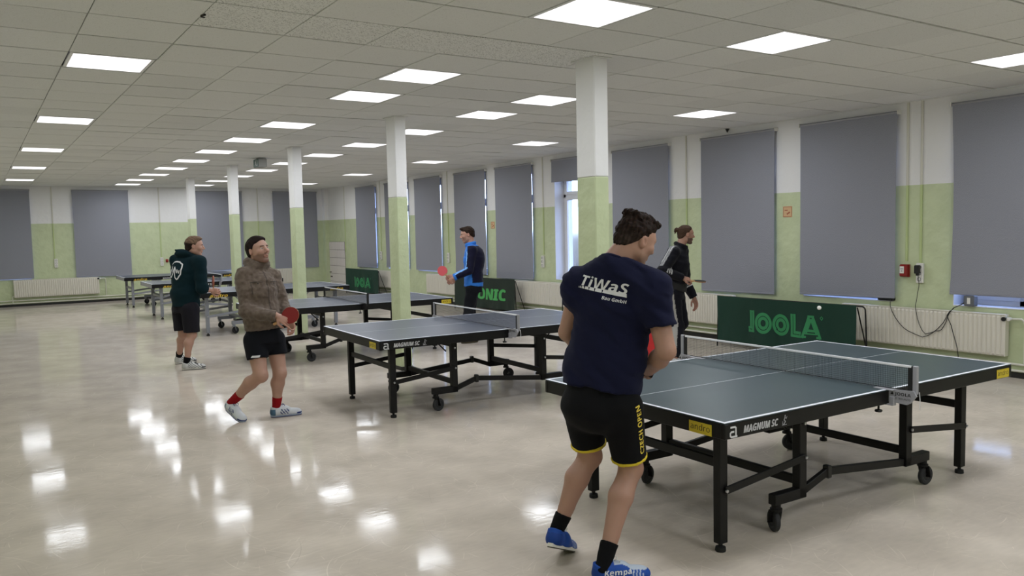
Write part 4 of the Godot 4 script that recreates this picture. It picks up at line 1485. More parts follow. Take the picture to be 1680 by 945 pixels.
class Field:
	var o: Vector3
	var h: float
	var nx: int
	var ny: int
	var nz: int
	var f := PackedFloat32Array()

	func _init(lo: Vector3, hi: Vector3, cell: float) -> void:
		h = cell
		o = lo
		nx = int(ceil((hi.x - lo.x) / h)) + 1
		ny = int(ceil((hi.y - lo.y) / h)) + 1
		nz = int(ceil((hi.z - lo.z) / h)) + 1
		f.resize(nx * ny * nz)
		f.fill(1.0)

	func span(lo: Vector3, hi: Vector3) -> PackedInt32Array:
		return PackedInt32Array([maxi(0, int((lo.x - o.x) / h)), mini(nx - 1, int((hi.x - o.x) / h) + 1), maxi(0, int((lo.y - o.y) / h)), mini(ny - 1, int((hi.y - o.y) / h) + 1), maxi(0, int((lo.z - o.z) / h)), mini(nz - 1, int((hi.z - o.z) / h) + 1)])

	# tapered capsule; cuts: planes [point, outward normal] that end it flat
	func cone(a: Vector3, b: Vector3, ra: float, rb: float, k := 0.02, cuts := []) -> Field:
		var m := maxf(ra, rb) + k + h * 2.0
		var mv := Vector3(m, m, m)
		var s := span(a.min(b) - mv, a.max(b) + mv)
		var ab := b - a
		var inv := 1.0 / maxf(ab.length_squared(), 1e-9)
		var dr := rb - ra
		var k4 := 0.25 / maxf(k, 1e-6)
		for z in range(s[4], s[5] + 1):
			for y in range(s[2], s[3] + 1):
				var i := (z * ny + y) * nx + s[0]
				var p := Vector3(o.x + s[0] * h, o.y + y * h, o.z + z * h)
				for x in range(s[0], s[1] + 1):
					var q := p - a
					var t := clampf(q.dot(ab) * inv, 0.0, 1.0)
					var d := (q - ab * t).length() - ra - dr * t
					for c in cuts:
						d = maxf(d, (p - c[0]).dot(c[1]))
					var e := f[i]
					var u := k - absf(d - e)
					f[i] = minf(d, e) - (u * u * k4 if u > 0.0 else 0.0)
					i += 1
					p.x += h
		return self

	# ellipsoid with axes the columns of bs
	func ell(c: Vector3, r: Vector3, bs := Basis.IDENTITY, k := 0.02, cuts := []) -> Field:
		var m := maxf(r.x, maxf(r.y, r.z)) + k + h * 2.0
		var mv := Vector3(m, m, m)
		var s := span(c - mv, c + mv)
		var bt := bs.transposed()
		var k4 := 0.25 / maxf(k, 1e-6)
		for z in range(s[4], s[5] + 1):
			for y in range(s[2], s[3] + 1):
				var i := (z * ny + y) * nx + s[0]
				var p := Vector3(o.x + s[0] * h, o.y + y * h, o.z + z * h)
				for x in range(s[0], s[1] + 1):
					var q := bt * (p - c) / r
					var k0 := q.length()
					var k1 := (q / r).length()
					var d := k0 * (k0 - 1.0) / maxf(k1, 1e-6)
					for cu in cuts:
						d = maxf(d, (p - cu[0]).dot(cu[1]))
					var e := f[i]
					var u := k - absf(d - e)
					f[i] = minf(d, e) - (u * u * k4 if u > 0.0 else 0.0)
					i += 1
					p.x += h
		return self

	# elliptical tube from a to b: radii along l and along fw at each end, flat ends
	func ecyl(a: Vector3, b: Vector3, l: Vector3, fw: Vector3, r0: Vector2, r1: Vector2, k := 0.02) -> Field:
		var m := maxf(maxf(r0.x, r0.y), maxf(r1.x, r1.y)) + k + h * 2.0
		var mv := Vector3(m, m, m)
		var s := span(a.min(b) - mv, a.max(b) + mv)
		var ab := b - a
		var len := ab.length()
		var ax := ab / len
		var k4 := 0.25 / maxf(k, 1e-6)
		for z in range(s[4], s[5] + 1):
			for y in range(s[2], s[3] + 1):
				var i := (z * ny + y) * nx + s[0]
				var p := Vector3(o.x + s[0] * h, o.y + y * h, o.z + z * h)
				for x in range(s[0], s[1] + 1):
					var q := p - a
					var t := q.dot(ax)
					var tt := clampf(t / len, 0.0, 1.0)
					var rx := r0.x + (r1.x - r0.x) * tt
					var ry := r0.y + (r1.y - r0.y) * tt
					q -= ax * t
					var qx := q.dot(l) / rx
					var qy := q.dot(fw) / ry
					var k0 := sqrt(qx * qx + qy * qy)
					var k1 := sqrt(qx * qx / (rx * rx) + qy * qy / (ry * ry))
					var d := k0 * (k0 - 1.0) / maxf(k1, 1e-6) if k0 > 1e-6 else -minf(rx, ry)
					d = maxf(d, maxf(-t, t - len))
					var e := f[i]
					var u := k - absf(d - e)
					f[i] = minf(d, e) - (u * u * k4 if u > 0.0 else 0.0)
					i += 1
					p.x += h
		return self

	# take an ellipsoid away
	func dig(c: Vector3, r: Vector3, bs := Basis.IDENTITY, k := 0.006) -> Field:
		var m := maxf(r.x, maxf(r.y, r.z)) + k + h * 2.0
		var mv := Vector3(m, m, m)
		var s := span(c - mv, c + mv)
		var bt := bs.transposed()
		for z in range(s[4], s[5] + 1):
			for y in range(s[2], s[3] + 1):
				var i := (z * ny + y) * nx + s[0]
				for x in range(s[0], s[1] + 1):
					var p := Vector3(o.x + x * h, o.y + y * h, o.z + z * h)
					var q := bt * (p - c) / r
					var k0 := q.length()
					var d := -k0 * (k0 - 1.0) / maxf((q / r).length(), 1e-6)
					var e := f[i]
					var u := k - absf(d - e)
					f[i] = maxf(d, e) + (u * u * 0.25 / k if u > 0.0 else 0.0)
					i += 1
		return self

	# cut all away on the far side of a plane
	func cut(c: Vector3, n: Vector3, k := 0.0) -> Field:
		var i := 0
		for z in nz:
			for y in ny:
				var p := Vector3(o.x, o.y + y * h, o.z + z * h)
				var d := (p - c).dot(n)
				for x in nx:
					var e := f[i]
					if d > e - k:
						var u := k - absf(d - e)
						f[i] = maxf(d, e) + (u * u * 0.25 / k if u > 0.0 else 0.0)
					d += n.x * h
					i += 1
		return self

	func shifted(by: float) -> Field:
		for i in f.size():
			f[i] -= by
		return self

	func clone() -> Field:
		var g := Field.new(o, o, h)
		g.nx = nx
		g.ny = ny
		g.nz = nz
		g.f = f.duplicate()
		return g

	# ruffle the surface; stretch squeezes the noise's domain
	func ruffle(amp: float, freq: float, stretch: Vector3, sd: int, bs := Basis.IDENTITY) -> Field:
		var fn := FastNoiseLite.new()
		fn.seed = sd
		fn.frequency = freq
		fn.fractal_octaves = 3
		var bt := bs.transposed()
		var near := amp * 2.0 + h * 2.0
		var i := 0
		for z in nz:
			for y in ny:
				for x in nx:
					if absf(f[i]) < near:
						f[i] += amp * fn.get_noise_3dv((bt * Vector3(o.x + x * h, o.y + y * h, o.z + z * h)) * stretch)
					i += 1
		return self

	func at(p: Vector3) -> float:
		var q := (p - o) / h
		var x := clampi(int(q.x), 0, nx - 2)
		var y := clampi(int(q.y), 0, ny - 2)
		var z := clampi(int(q.z), 0, nz - 2)
		var t := Vector3(q.x - x, q.y - y, q.z - z).clamp(Vector3.ZERO, Vector3.ONE)
		var i := (z * ny + y) * nx + x
		var sy := nx
		var sz := nx * ny
		var a := lerpf(lerpf(f[i], f[i + 1], t.x), lerpf(f[i + sy], f[i + sy + 1], t.x), t.y)
		var b := lerpf(lerpf(f[i + sz], f[i + sz + 1], t.x), lerpf(f[i + sz + sy], f[i + sz + sy + 1], t.x), t.y)
		return lerpf(a, b, t.z)

	# surface nets: one vertex in each crossed cell, one quad round each crossed edge
	func net(out: Pelt, tf := Transform3D.IDENTITY, paint = null) -> void:
		var sy := nx
		var sz := nx * ny
		var offs := PackedInt32Array([0, 1, sy, sy + 1, sz, sz + 1, sz + sy, sz + sy + 1])
		var ids := {}
		var vs := PackedVector3Array()
		var skip := h * 2.6
		for z in nz - 1:
			for y in ny - 1:
				var i := (z * ny + y) * nx
				for x in nx - 1:
					var f0 := f[i]
					if f0 < skip and f0 > -skip:
						var n := 0
						for k in 8:
							if f[i + offs[k]] < 0.0:
								n += 1
						if n > 0 and n < 8:
							var acc := Vector3.ZERO
							var cnt := 0
							for e in 12:
								var a: int = EA[e]
								var b: int = EB[e]
								var fa := f[i + offs[a]]
								var fb := f[i + offs[b]]
								if (fa < 0.0) != (fb < 0.0):
									var t := fa / (fa - fb)
									acc += Vector3(a & 1, (a >> 1) & 1, a >> 2).lerp(Vector3(b & 1, (b >> 1) & 1, b >> 2), t)
									cnt += 1
							ids[i] = vs.size()
							vs.append(o + (Vector3(x, y, z) + acc / cnt) * h)
					i += 1
		var base := out.v.size()
		var nn := PackedVector3Array()
		nn.resize(vs.size())
		var steps := [1, sy, sz]
		var ix := PackedInt32Array()
		for i in ids:
			for ax in 3:
				# the edge from this cell's first corner along ax
				var a: int = i
				var st: int = steps[ax]
				if (f[a] < 0.0) == (f[a + st] < 0.0):
					continue
				var s1: int = steps[(ax + 1) % 3]
				var s2: int = steps[(ax + 2) % 3]
				var q0 = ids.get(a)
				var q1 = ids.get(a - s1)
				var q2 = ids.get(a - s1 - s2)
				var q3 = ids.get(a - s2)
				if q0 == null or q1 == null or q2 == null or q3 == null:
					continue
				var flip: bool = f[a] < 0.0
				var p0 := vs[q0]
				var p1 := vs[q1]
				var p2 := vs[q2]
				var p3 := vs[q3]
				var n1 := (p1 - p0).cross(p2 - p0) + (p2 - p0).cross(p3 - p0)
				if not flip:
					n1 = -n1
				# front faces run clockwise
				if flip:
					ix.append_array([q0, q2, q1, q0, q3, q2])
				else:
					ix.append_array([q0, q1, q2, q0, q2, q3])
				nn[q0] += n1
				nn[q1] += n1
				nn[q2] += n1
				nn[q3] += n1
		var flipped := tf.basis.determinant() < 0.0
		for k in vs.size():
			out.v.append(tf * vs[k])
			out.n.append((tf.basis * nn[k]).normalized())
			out.c.append(paint.call(vs[k]) if paint != null else Color.WHITE)
		for k in range(0, ix.size(), 3):
			out.ix.append(base + ix[k])
			out.ix.append(base + (ix[k + 2] if flipped else ix[k + 1]))
			out.ix.append(base + (ix[k + 1] if flipped else ix[k + 2]))

	const EA := [0, 2, 4, 6, 0, 1, 4, 5, 0, 1, 2, 3]
	const EB := [1, 3, 5, 7, 2, 3, 6, 7, 4, 5, 6, 7]


# vertices with normals and colours, gathered into one mesh
class Pelt:
	var v := PackedVector3Array()
	var n := PackedVector3Array()
	var c := PackedColorArray()
	var ix := PackedInt32Array()

	func done() -> ArrayMesh:
		var am := ArrayMesh.new()
		var arr := []
		arr.resize(Mesh.ARRAY_MAX)
		arr[Mesh.ARRAY_VERTEX] = v
		arr[Mesh.ARRAY_NORMAL] = n
		arr[Mesh.ARRAY_COLOR] = c
		arr[Mesh.ARRAY_INDEX] = ix
		am.add_surface_from_arrays(Mesh.PRIMITIVE_TRIANGLES, arr)
		return am


func lin(r: float, g: float, b: float) -> Color:
	return Color(r, g, b).srgb_to_linear()


func painted(called: String, rough: float, spec := 0.4, sss := 0.0, fuzz := 0.0) -> StandardMaterial3D:
	if M.has(called):
		return M[called]
	var m := cloth(called, Color.WHITE, rough, fuzz) if fuzz > 0.0 else std(called, Color.WHITE, rough, 0.0, spec)
	m.vertex_color_use_as_albedo = true
	if sss > 0.0:
		m.subsurf_scatter_enabled = true
		m.subsurf_scatter_strength = sss
	return m


# lay flat print (x right, y up) on a field's surface: from the plane of t inwards along -z
func on_field(tris: PackedVector2Array, t: Transform3D, fields: Array, lift := 0.0015, most := 0.012) -> ArrayMesh:
	var b := mb()
	var fine := split_tris(tris, most)
	var seen := {}
	for k in range(0, fine.size(), 3):
		var q: Array = []
		var ok := true
		for i in 3:
			var p2 := fine[k + i]
			if not seen.has(p2):
				seen[p2] = march(t * Vector3(p2.x, p2.y, 0), -t.basis.z.normalized(), fields, lift)
			var r: Array = seen[p2]
			if r.is_empty():
				ok = false
				break
			q.append(r)
		if ok:
			b.tri_s(q[0][0], q[1][0], q[2][0], q[0][1], q[1][1], q[2][1])
	return b.done()


func march(p: Vector3, d: Vector3, fields: Array, lift: float) -> Array:
	for s in 90:
		var m := 1e9
		var best: Field = null
		for fd in fields:
			var e: float = fd.at(p)
			if e < m:
				m = e
				best = fd
		if m < 0.0008:
			var e := best.h
			var n := Vector3(best.at(p + Vector3(e, 0, 0)) - best.at(p - Vector3(e, 0, 0)), best.at(p + Vector3(0, e, 0)) - best.at(p - Vector3(0, e, 0)), best.at(p + Vector3(0, 0, e)) - best.at(p - Vector3(0, 0, e))).normalized()
			return [p + n * lift, n]
		p += d * clampf(m * 0.7, 0.0005, 0.03)
	return []

# ---------------------------------------------------------------- people: head, hand, shoe, bat

# head in its own axes: x to the person's left, y up, z forward, the middle of the skull at the origin
func head_field(h: float, st: Dictionary) -> Field:
	var g := Field.new(Vector3(-0.105, -0.20, -0.125), Vector3(0.105, 0.135, 0.145), h)
	var j: float = st.get("jaw", 1.0)
	g.ell(Vector3(0, 0.030, -0.012), Vector3(0.075, 0.086, 0.097), Basis.IDENTITY, 0.0)
	g.ell(Vector3(0, 0.012, 0.030), Vector3(0.064, 0.078, 0.066), Basis.IDENTITY, 0.03)
	g.ell(Vector3(0, -0.045, 0.022), Vector3(0.060 * j, 0.066, 0.066), Basis.IDENTITY, 0.03)
	g.cone(Vector3(0.046 * j, -0.062, 0.0), Vector3(0.018, -0.100, 0.062), 0.022, 0.018, 0.025)
	g.cone(Vector3(-0.046 * j, -0.062, 0.0), Vector3(-0.018, -0.100, 0.062), 0.022, 0.018, 0.025)
	g.ell(Vector3(0, -0.098, 0.068), Vector3(0.024, 0.019, 0.020), Basis.IDENTITY, 0.02)
	# brow, cheekbones
	g.cone(Vector3(-0.034, 0.026, 0.078), Vector3(0.034, 0.026, 0.078), 0.012, 0.012, 0.015)
	for s in [-1.0, 1.0]:
		g.ell(Vector3(s * 0.042, -0.020, 0.062), Vector3(0.024, 0.020, 0.022), Basis.IDENTITY, 0.02)
		g.dig(Vector3(s * 0.031, 0.006, 0.103), Vector3(0.019, 0.013, 0.016), Basis.IDENTITY, 0.010)
	# nose
	g.cone(Vector3(0, 0.018, 0.092), Vector3(0, -0.024, 0.114), 0.0085, 0.0125, 0.010)
	for s in [-1.0, 1.0]:
		g.ell(Vector3(s * 0.0115, -0.030, 0.100), Vector3(0.0085, 0.0075, 0.010), Basis.IDENTITY, 0.006)
	# lips
	g.cone(Vector3(-0.017, -0.061, 0.088), Vector3(0.0, -0.057, 0.096), 0.006, 0.0075, 0.006)
	g.cone(Vector3(0.017, -0.061, 0.088), Vector3(0.0, -0.057, 0.096), 0.006, 0.0075, 0.006)
	g.cone(Vector3(-0.014, -0.070, 0.087), Vector3(0.014, -0.070, 0.087), 0.0075, 0.0075, 0.006)
	g.dig(Vector3(0, -0.0645, 0.103), Vector3(0.024, 0.0022, 0.012), Basis.IDENTITY, 0.003)
	g.dig(Vector3(0, -0.083, 0.096), Vector3(0.02, 0.006, 0.010), Basis.IDENTITY, 0.006)
	# ears
	for s in [-1.0, 1.0]:
		var eb := Basis(Vector3.UP, s * 0.35) * Basis(Vector3.RIGHT, -0.18)
		g.ell(Vector3(s * 0.077, -0.004, -0.010), Vector3(0.0095, 0.032, 0.019), eb, 0.008)
		g.dig(Vector3(s * 0.088, 0.000, -0.006), Vector3(0.007, 0.018, 0.009), eb, 0.004)
	# neck
	var nb: Vector3 = st.get("neck_to", Vector3(0, -0.19, -0.045))
	g.cone(Vector3(0, -0.045, -0.028), nb, 0.056 * st.get("neck_w", 1.0), 0.062 * st.get("neck_w", 1.0), 0.02)
	return g


func head_paint(st: Dictionary) -> Callable:
	var skin: Color = st.skin
	var beard: float = st.get("beard", 0.0)
	var bc: Color = st.get("beard_color", lin(0.25, 0.18, 0.14))
	var brow: Color = st.get("brow", lin(0.22, 0.16, 0.12))
	return func(p: Vector3) -> Color:
		var c := skin
		# a little more blood in nose, cheeks and ears
		var red := clampf(1.0 - p.distance_to(Vector3(0, -0.025, 0.11)) / 0.035, 0.0, 1.0) * 0.5 + (0.35 if absf(p.x) > 0.078 else 0.0) + clampf(1.0 - Vector2(absf(p.x) - 0.045, p.y + 0.025).length() / 0.03, 0.0, 1.0) * 0.3 * (1.0 if p.z > 0.03 else 0.0)
		c = c.lerp(Color(c.r * 1.02, c.g * 0.86, c.b * 0.84), clampf(red, 0.0, 1.0))
		if p.z > 0.06 and p.y < -0.052 and p.y > -0.077 and absf(p.x) < 0.022 and p.z > 0.084:
			c = c.lerp(Color(skin.r * 0.82, skin.g * 0.56, skin.b * 0.54), 0.55)
		elif beard > 0.0 and p.y < -0.036 and p.y > -0.135 and p.z > -0.005 + (-0.036 - p.y) * 0.1 and not (p.y > -0.05 and absf(p.x) < 0.012 and p.z > 0.095):
			var e := clampf((-0.036 - p.y) / 0.012, 0.0, 1.0)
			c = c.lerp(bc, beard * e)
		var bx2 := absf(p.x)
		if p.z > 0.06 and bx2 > 0.012 and bx2 < 0.048 and absf(p.y - 0.027 + (bx2 - 0.03) * (bx2 - 0.03) * 9.0) < 0.0055:
			c = c.lerp(brow, 0.8)
		return c


func eyes_mesh(iris: Color) -> Pelt:
	var s := Pelt.new()
	for k in [-1.0, 1.0]:
		var g := Field.new(Vector3(k * 0.031 - 0.018, -0.012, 0.06), Vector3(k * 0.031 + 0.018, 0.022, 0.10), 0.0022)
		var c := Vector3(k * 0.031, 0.005, 0.0785)
		g.ell(c, Vector3(0.0125, 0.0095, 0.0125), Basis.IDENTITY, 0.0)
		g.net(s, Transform3D.IDENTITY, func(p: Vector3) -> Color:
			var r := Vector2(p.x - c.x, p.y - c.y).length()
			if p.y > c.y + 0.0055:
				return lin(0.45, 0.30, 0.25)
			return lin(0.04, 0.03, 0.03) if r < 0.0022 else (iris if r < 0.005 else lin(0.80, 0.77, 0.74)))
	return s


# hair in head axes; style: top colour, side colour, extra thickness, shape
func hair_field(h: float, st: Dictionary) -> Field:
	var g := Field.new(Vector3(-0.125, -0.13, -0.165), Vector3(0.125, 0.18, 0.14), h)
	var e: float = st.get("thick", 0.010)
	g.ell(Vector3(0, 0.030, -0.012), Vector3(0.075 + e * 0.7, 0.086 + e, 0.097 + e * 0.7), Basis.IDENTITY, 0.0)
	g.ell(Vector3(0, 0.018, 0.030), Vector3(0.064 + e * 0.5, 0.080 + e, 0.062 + e * 0.5), Basis.IDENTITY, 0.02)
	g.ell(Vector3(0, -0.035, -0.055), Vector3(0.056 + e * 0.3, 0.05, 0.045 + e * 0.3), Basis.IDENTITY, 0.03)
	for q in st.get("tufts", []):
		g.ell(q[0], q[1], Basis.from_euler(q[2]), 0.02)
	g.ruffle(st.get("ruffle", 0.006), st.get("ruffle_f", 26.0), st.get("stretch", Vector3(1.6, 0.7, 0.7)), st.get("seed", 3))
	g.ruffle(st.get("ruffle", 0.006) * 0.35, 75.0, st.get("stretch", Vector3(1.6, 0.7, 0.7)) * Vector3(1.0, 0.5, 0.6), 91)
	# hairline: forehead, temples, nape
	var hl: Vector3 = st.get("line_at", Vector3(0, 0.018, 0.035))
	var hn: Vector3 = st.get("line_n", Vector3(0, -0.76, 0.65))
	g.cut(hl, hn.normalized(), st.get("taper", 0.022))
	g.cut(Vector3(0, st.get("nape", -0.078), -0.08), Vector3(0, -1, 0.15).normalized(), 0.02)
	for s in [-1.0, 1.0]:
		g.dig(Vector3(s * 0.088, -0.012, -0.004), Vector3(0.028, 0.036, 0.024), Basis.IDENTITY, 0.006)
		g.dig(Vector3(s * 0.082, 0.018, 0.062), Vector3(0.034, 0.046, 0.034), Basis.IDENTITY, 0.018)
	return g


# a hand from the wrist: d along the palm, n out of the palm; curl bends the fingers, side +1 for a left hand
func hand_into(out: Pelt, w: Vector3, d: Vector3, n: Vector3, side: float, curl: float, skin: Color, scale := 1.0, thumb_in := 0.5, point := false) -> void:
	d = d.normalized()
	n = (n - d * n.dot(d)).normalized()
	var t := d.cross(n) * side      # towards the thumb
	var k := scale
	var lo := w - Vector3(0.14, 0.14, 0.14) * k
	var hi := w + Vector3(0.14, 0.14, 0.14) * k
	var mid := w + d * 0.085 * k
	lo = mid - Vector3(0.125, 0.125, 0.125) * k
	hi = mid + Vector3(0.125, 0.125, 0.125) * k
	var g := Field.new(lo, hi, 0.0036)
	var bs := Basis(t, d, n)
	if bs.determinant() < 0.0:
		bs = Basis(-t, d, n)
	g.cone(w - d * 0.03 * k, w + d * 0.012 * k, 0.026 * k, 0.027 * k, 0.0)
	g.ell(w + d * 0.045 * k, Vector3(0.040, 0.052, 0.0165) * k, bs, 0.012)
	g.ell(w + d * 0.035 * k + t * 0.024 * k + n * 0.008 * k, Vector3(0.017, 0.030, 0.016) * k, bs, 0.012)
	var lens := [[0.040, 0.024, 0.020], [0.045, 0.028, 0.021], [0.042, 0.026, 0.020], [0.033, 0.020, 0.018]]
	for i in 4:
		var a := w + d * (0.086 - 0.004 * absf(i - 1.2)) * k + t * (0.030 - 0.0195 * i) * k
		var b0 := curl * (0.9 + 0.06 * i)
		var bends := [b0 * 0.75, b0 * 1.05, b0 * 0.75]
		if point and i == 0:
			bends = [0.12, 0.12, 0.08]
		var spread := t * (0.07 - 0.05 * i) * (1.0 - minf(curl, 1.0) * 0.7)
		var dir := (d + spread).normalized()
		var ang := 0.0
		var r := (0.0092 if i < 3 else 0.0080) * k
		var p := a - dir * 0.014 * k
		g.cone(p, a, r * 1.1, r * 1.08, 0.008)
		p = a
		for s in 3:
			ang += bends[s]
			var v := dir * cos(ang) + n * sin(ang)
			var q: Vector3 = p + v * lens[i][s] * k
			g.cone(p, q, r, r * 0.90, 0.003)
			r *= 0.92
			p = q
	# thumb leaves the side of the palm near its base
	var tb := w + d * 0.022 * k + t * 0.030 * k + n * 0.004 * k
	var t1 := (t * 0.75 + d * 0.65 + n * thumb_in * 0.5).normalized()
	var t2 := (t * 0.10 + d * 0.9 + n * thumb_in * 0.9).normalized()
	var t3 := (t * -0.25 + d * 0.85 + n * thumb_in * 1.0).normalized()
	var p1 := tb + t1 * 0.036 * k
	var p2 := p1 + t2 * 0.030 * k
	g.cone(tb, p1, 0.014 * k, 0.0112 * k, 0.010)
	g.cone(p1, p2, 0.0112 * k, 0.0105 * k, 0.003)
	g.cone(p2, p2 + t3 * 0.024 * k, 0.0102 * k, 0.0085 * k, 0.003)
	var tip := mid + d * 0.06 * k
	g.net(out, Transform3D.IDENTITY, func(p: Vector3) -> Color:
		var e := clampf((p - w).dot(d) / 0.12, 0.0, 1.0)
		return skin.lerp(Color(skin.r, skin.g * 0.86, skin.b * 0.83), e * 0.8))


# shoe axes: origin under the heel on the ground, z to the toe, y up
func shoe(parent: Node3D, called: String, tf: Transform3D, st: Dictionary) -> Field:
	var g := Field.new(Vector3(-0.075, -0.005, -0.055), Vector3(0.075, 0.145, 0.275), 0.0055)
	g.cone(Vector3(0, 0.045, -0.004), Vector3(0, 0.050, 0.09), 0.042, 0.044, 0.0)
	g.cone(Vector3(0, 0.040, 0.09), Vector3(0, 0.024, 0.205), 0.046, 0.036, 0.03)
	g.ell(Vector3(0.004, 0.026, 0.185), Vector3(0.047, 0.030, 0.062), Basis.IDENTITY, 0.03)
	g.cone(Vector3(0, 0.055, 0.010), Vector3(0, 0.090, 0.004), 0.043, 0.0425, 0.02, [[Vector3(0, 0.092, 0), Vector3(0, 1, 0.25).normalized()]])
	g.cone(Vector3(0, 0.085, 0.045), Vector3(0, 0.066, 0.105), 0.024, 0.026, 0.025)
	g.dig(Vector3(0, 0.114, 0.012), Vector3(0.034, 0.03, 0.042), Basis.IDENTITY, 0.006)
	g.cut(Vector3(0, 0.018, 0), Vector3(0, -1, 0))
	var s := Pelt.new()
	var main: Color = st.main
	var mark: Color = st.mark
	var heel: Color = st.heel
	var toe: Color = st.toe
	var style: int = st.style
	g.net(s, Transform3D.IDENTITY, func(p: Vector3) -> Color:
		var c := main
		if p.z < 0.0 and p.y < 0.075:
			c = heel
		if p.z > 0.20 and p.y < 0.036:
			c = toe
		if style == 1 and absf(p.x) > 0.022 and p.z > 0.045 and p.z < 0.125 and p.y > 0.028 and p.y < 0.075:
			if fposmod(p.z + p.y * 0.75, 0.026) < 0.012:
				c = mark
		if style == 2 and p.z > 0.135 and p.z < 0.205 and fposmod(p.z + absf(p.x) * 0.5, 0.017) < 0.006:
			c = mark
		if style == 2 and p.y > 0.055 and absf(p.x) < 0.028 and p.z > 0.06:
			c = mark
		if style == 3 and fposmod(p.z * 1.4 + p.y * 2.0 + absf(p.x), 0.045) < 0.012 and p.z > 0.03:
			c = mark
		return c)
	var o := part(called, s.done(), painted("shoe_upper", 0.6), parent)
	o.transform = tf
	# sole
	var out := PackedVector2Array()
	for k in 28:
		var a := TAU * k / 28.0
		var z := 0.105 + cos(a) * 0.148
		var wd := 0.041 + 0.008 * smoothstep(0.06, 0.2, z) - 0.004 * exp(-pow((z - 0.08) / 0.035, 2.0))
		out.append(Vector2(sin(a) * wd * pow(absf(sin(a)), -0.25) if absf(sin(a)) > 0.02 else 0.0, z))
	var up := Transform3D(Basis(Vector3.RIGHT, Vector3(0, 0, 1), Vector3(0, -1, 0)), Vector3(0, 0.016, 0))
	part("sole", mb().prism(out, 0.018, up).done(), st.sole_mat, o)
	part("outsole", mb().prism(moved(out, Vector2(0, 0.003), 0.975), 0.006, Transform3D(up.basis, Vector3(0, 0.004, 0))).done(), st.under_mat, o)
	# laces
	var l := mb()
	for k in 5:
		var z := 0.072 + k * 0.021
		var y := 0.098 - k * 0.0085
		var hw := 0.018 + k * 0.002
		l.tube([Vector3(-hw, y - 0.012, z), Vector3(-hw * 0.4, y - 0.001, z + 0.006), Vector3(hw * 0.4, y - 0.001, z + 0.012), Vector3(hw, y - 0.012, z + 0.016)], 0.0028, 6)
		l.tube([Vector3(hw, y - 0.012, z), Vector3(hw * 0.4, y, z + 0.006), Vector3(-hw * 0.4, y, z + 0.012), Vector3(-hw, y - 0.012, z + 0.016)], 0.0028, 6)
	for q in [-1.0, 1.0]:
		var pts: Array = []
		for k in 9:
			var a := PI * k / 8.0 * 1.5
			pts.append(Vector3(q * (0.006 + 0.018 * sin(a * 0.7)), 0.104 + 0.012 * sin(a), 0.066 + 0.012 * (1.0 - cos(a))))
		l.tube(pts, 0.0025, 6)
	part("laces", l.done(), st.lace_mat, o)
	return g


# where a shoe stands: heel point on the ground plane, yaw, heel lift about the ball
func stand(x: float, z: float, yaw_deg: float, pitch_deg := 0.0) -> Transform3D:
	var b := Basis(Vector3.UP, deg_to_rad(yaw_deg)) * Basis(Vector3.RIGHT, deg_to_rad(pitch_deg))
	var y := 0.215 * sin(deg_to_rad(pitch_deg)) + 0.001
	return Transform3D(b, Vector3(x, y, z))


# a bat: the handle's end of the blade at the origin, the blade along y, faces along z
func bat(tf: Transform3D, label: String, face: Color, back: Color) -> Node3D:
	var o := thing("table_tennis_bat", label, "bat", Vector3.ZERO)
	o.transform = tf
	var blade := PackedVector2Array()
	for k in 40:
		var a := TAU * k / 40.0
		var p := Vector2(sin(a) * 0.0755, 0.083 - cos(a) * 0.079)
		if p.y < 0.02:
			p.x *= lerpf(0.75, 1.0, clampf(p.y / 0.02, 0.0, 1.0))
		blade.append(p)
	var wood: Material = std("bat_wood", Color(0.72, 0.55, 0.36), 0.5) if not M.has("bat_wood") else M.bat_wood
	part("blade", mb().prism(blade, 0.006).done(), wood, o)
	var rub := PackedVector2Array()
	for p in blade:
		var q := Vector2(p.x * 0.985, 0.083 + (p.y - 0.083) * 0.985)
		if q.y < 0.018:
			q.y = 0.018
		rub.append(q)
	for s in [1.0, -1.0]:
		var m := StandardMaterial3D.new()
		m.albedo_color = face if s > 0 else back
		m.roughness = 0.55
		part("rubber", mb().prism(rub, 0.0038, Transform3D(Basis.IDENTITY, Vector3(0, 0, s * 0.0049))).done(), m, o, "", "red rubber face" if s > 0 else "black rubber face")
	part("handle", mb().box(Vector3(0, -0.045, 0), Vector3(0.026, 0.10, 0.023), 0.008).box(Vector3(0, 0.012, 0), Vector3(0.03, 0.03, 0.014), 0.005).done(), wood, o)
	return o

# ---------------------------------------------------------------- people: bodies and clothes

const MAN1 := {"head": Vector3(2.768, 1.661, -3.069), "neck": Vector3(2.678, 1.550, -3.107), "sl": Vector3(2.603, 1.436, -3.303), "sr": Vector3(2.769, 1.415, -2.951), "el": Vector3(2.621, 1.174, -3.448), "er": Vector3(2.775, 1.123, -2.863), "wl": Vector3(2.885, 0.958, -3.497), "wr": Vector3(2.905, 0.965, -3.148), "chest": Vector3(2.694, 1.288, -3.158), "belly": Vector3(2.626, 1.025, -3.193), "pelvis": Vector3(2.606, 0.859, -3.167), "hl": Vector3(2.566, 0.822, -3.251), "hr": Vector3(2.644, 0.828, -3.044), "kl": Vector3(2.635, 0.534, -3.289), "kr": Vector3(2.731, 0.501, -3.079), "al": Vector3(2.459, 0.173, -3.314), "ar": Vector3(2.514, 0.149, -2.952), "tl": Vector3(2.539, 0.044, -3.334), "tr": Vector3(2.651, 0.057, -2.877), "bat": Vector3(3.026, 1.107, -3.248)}
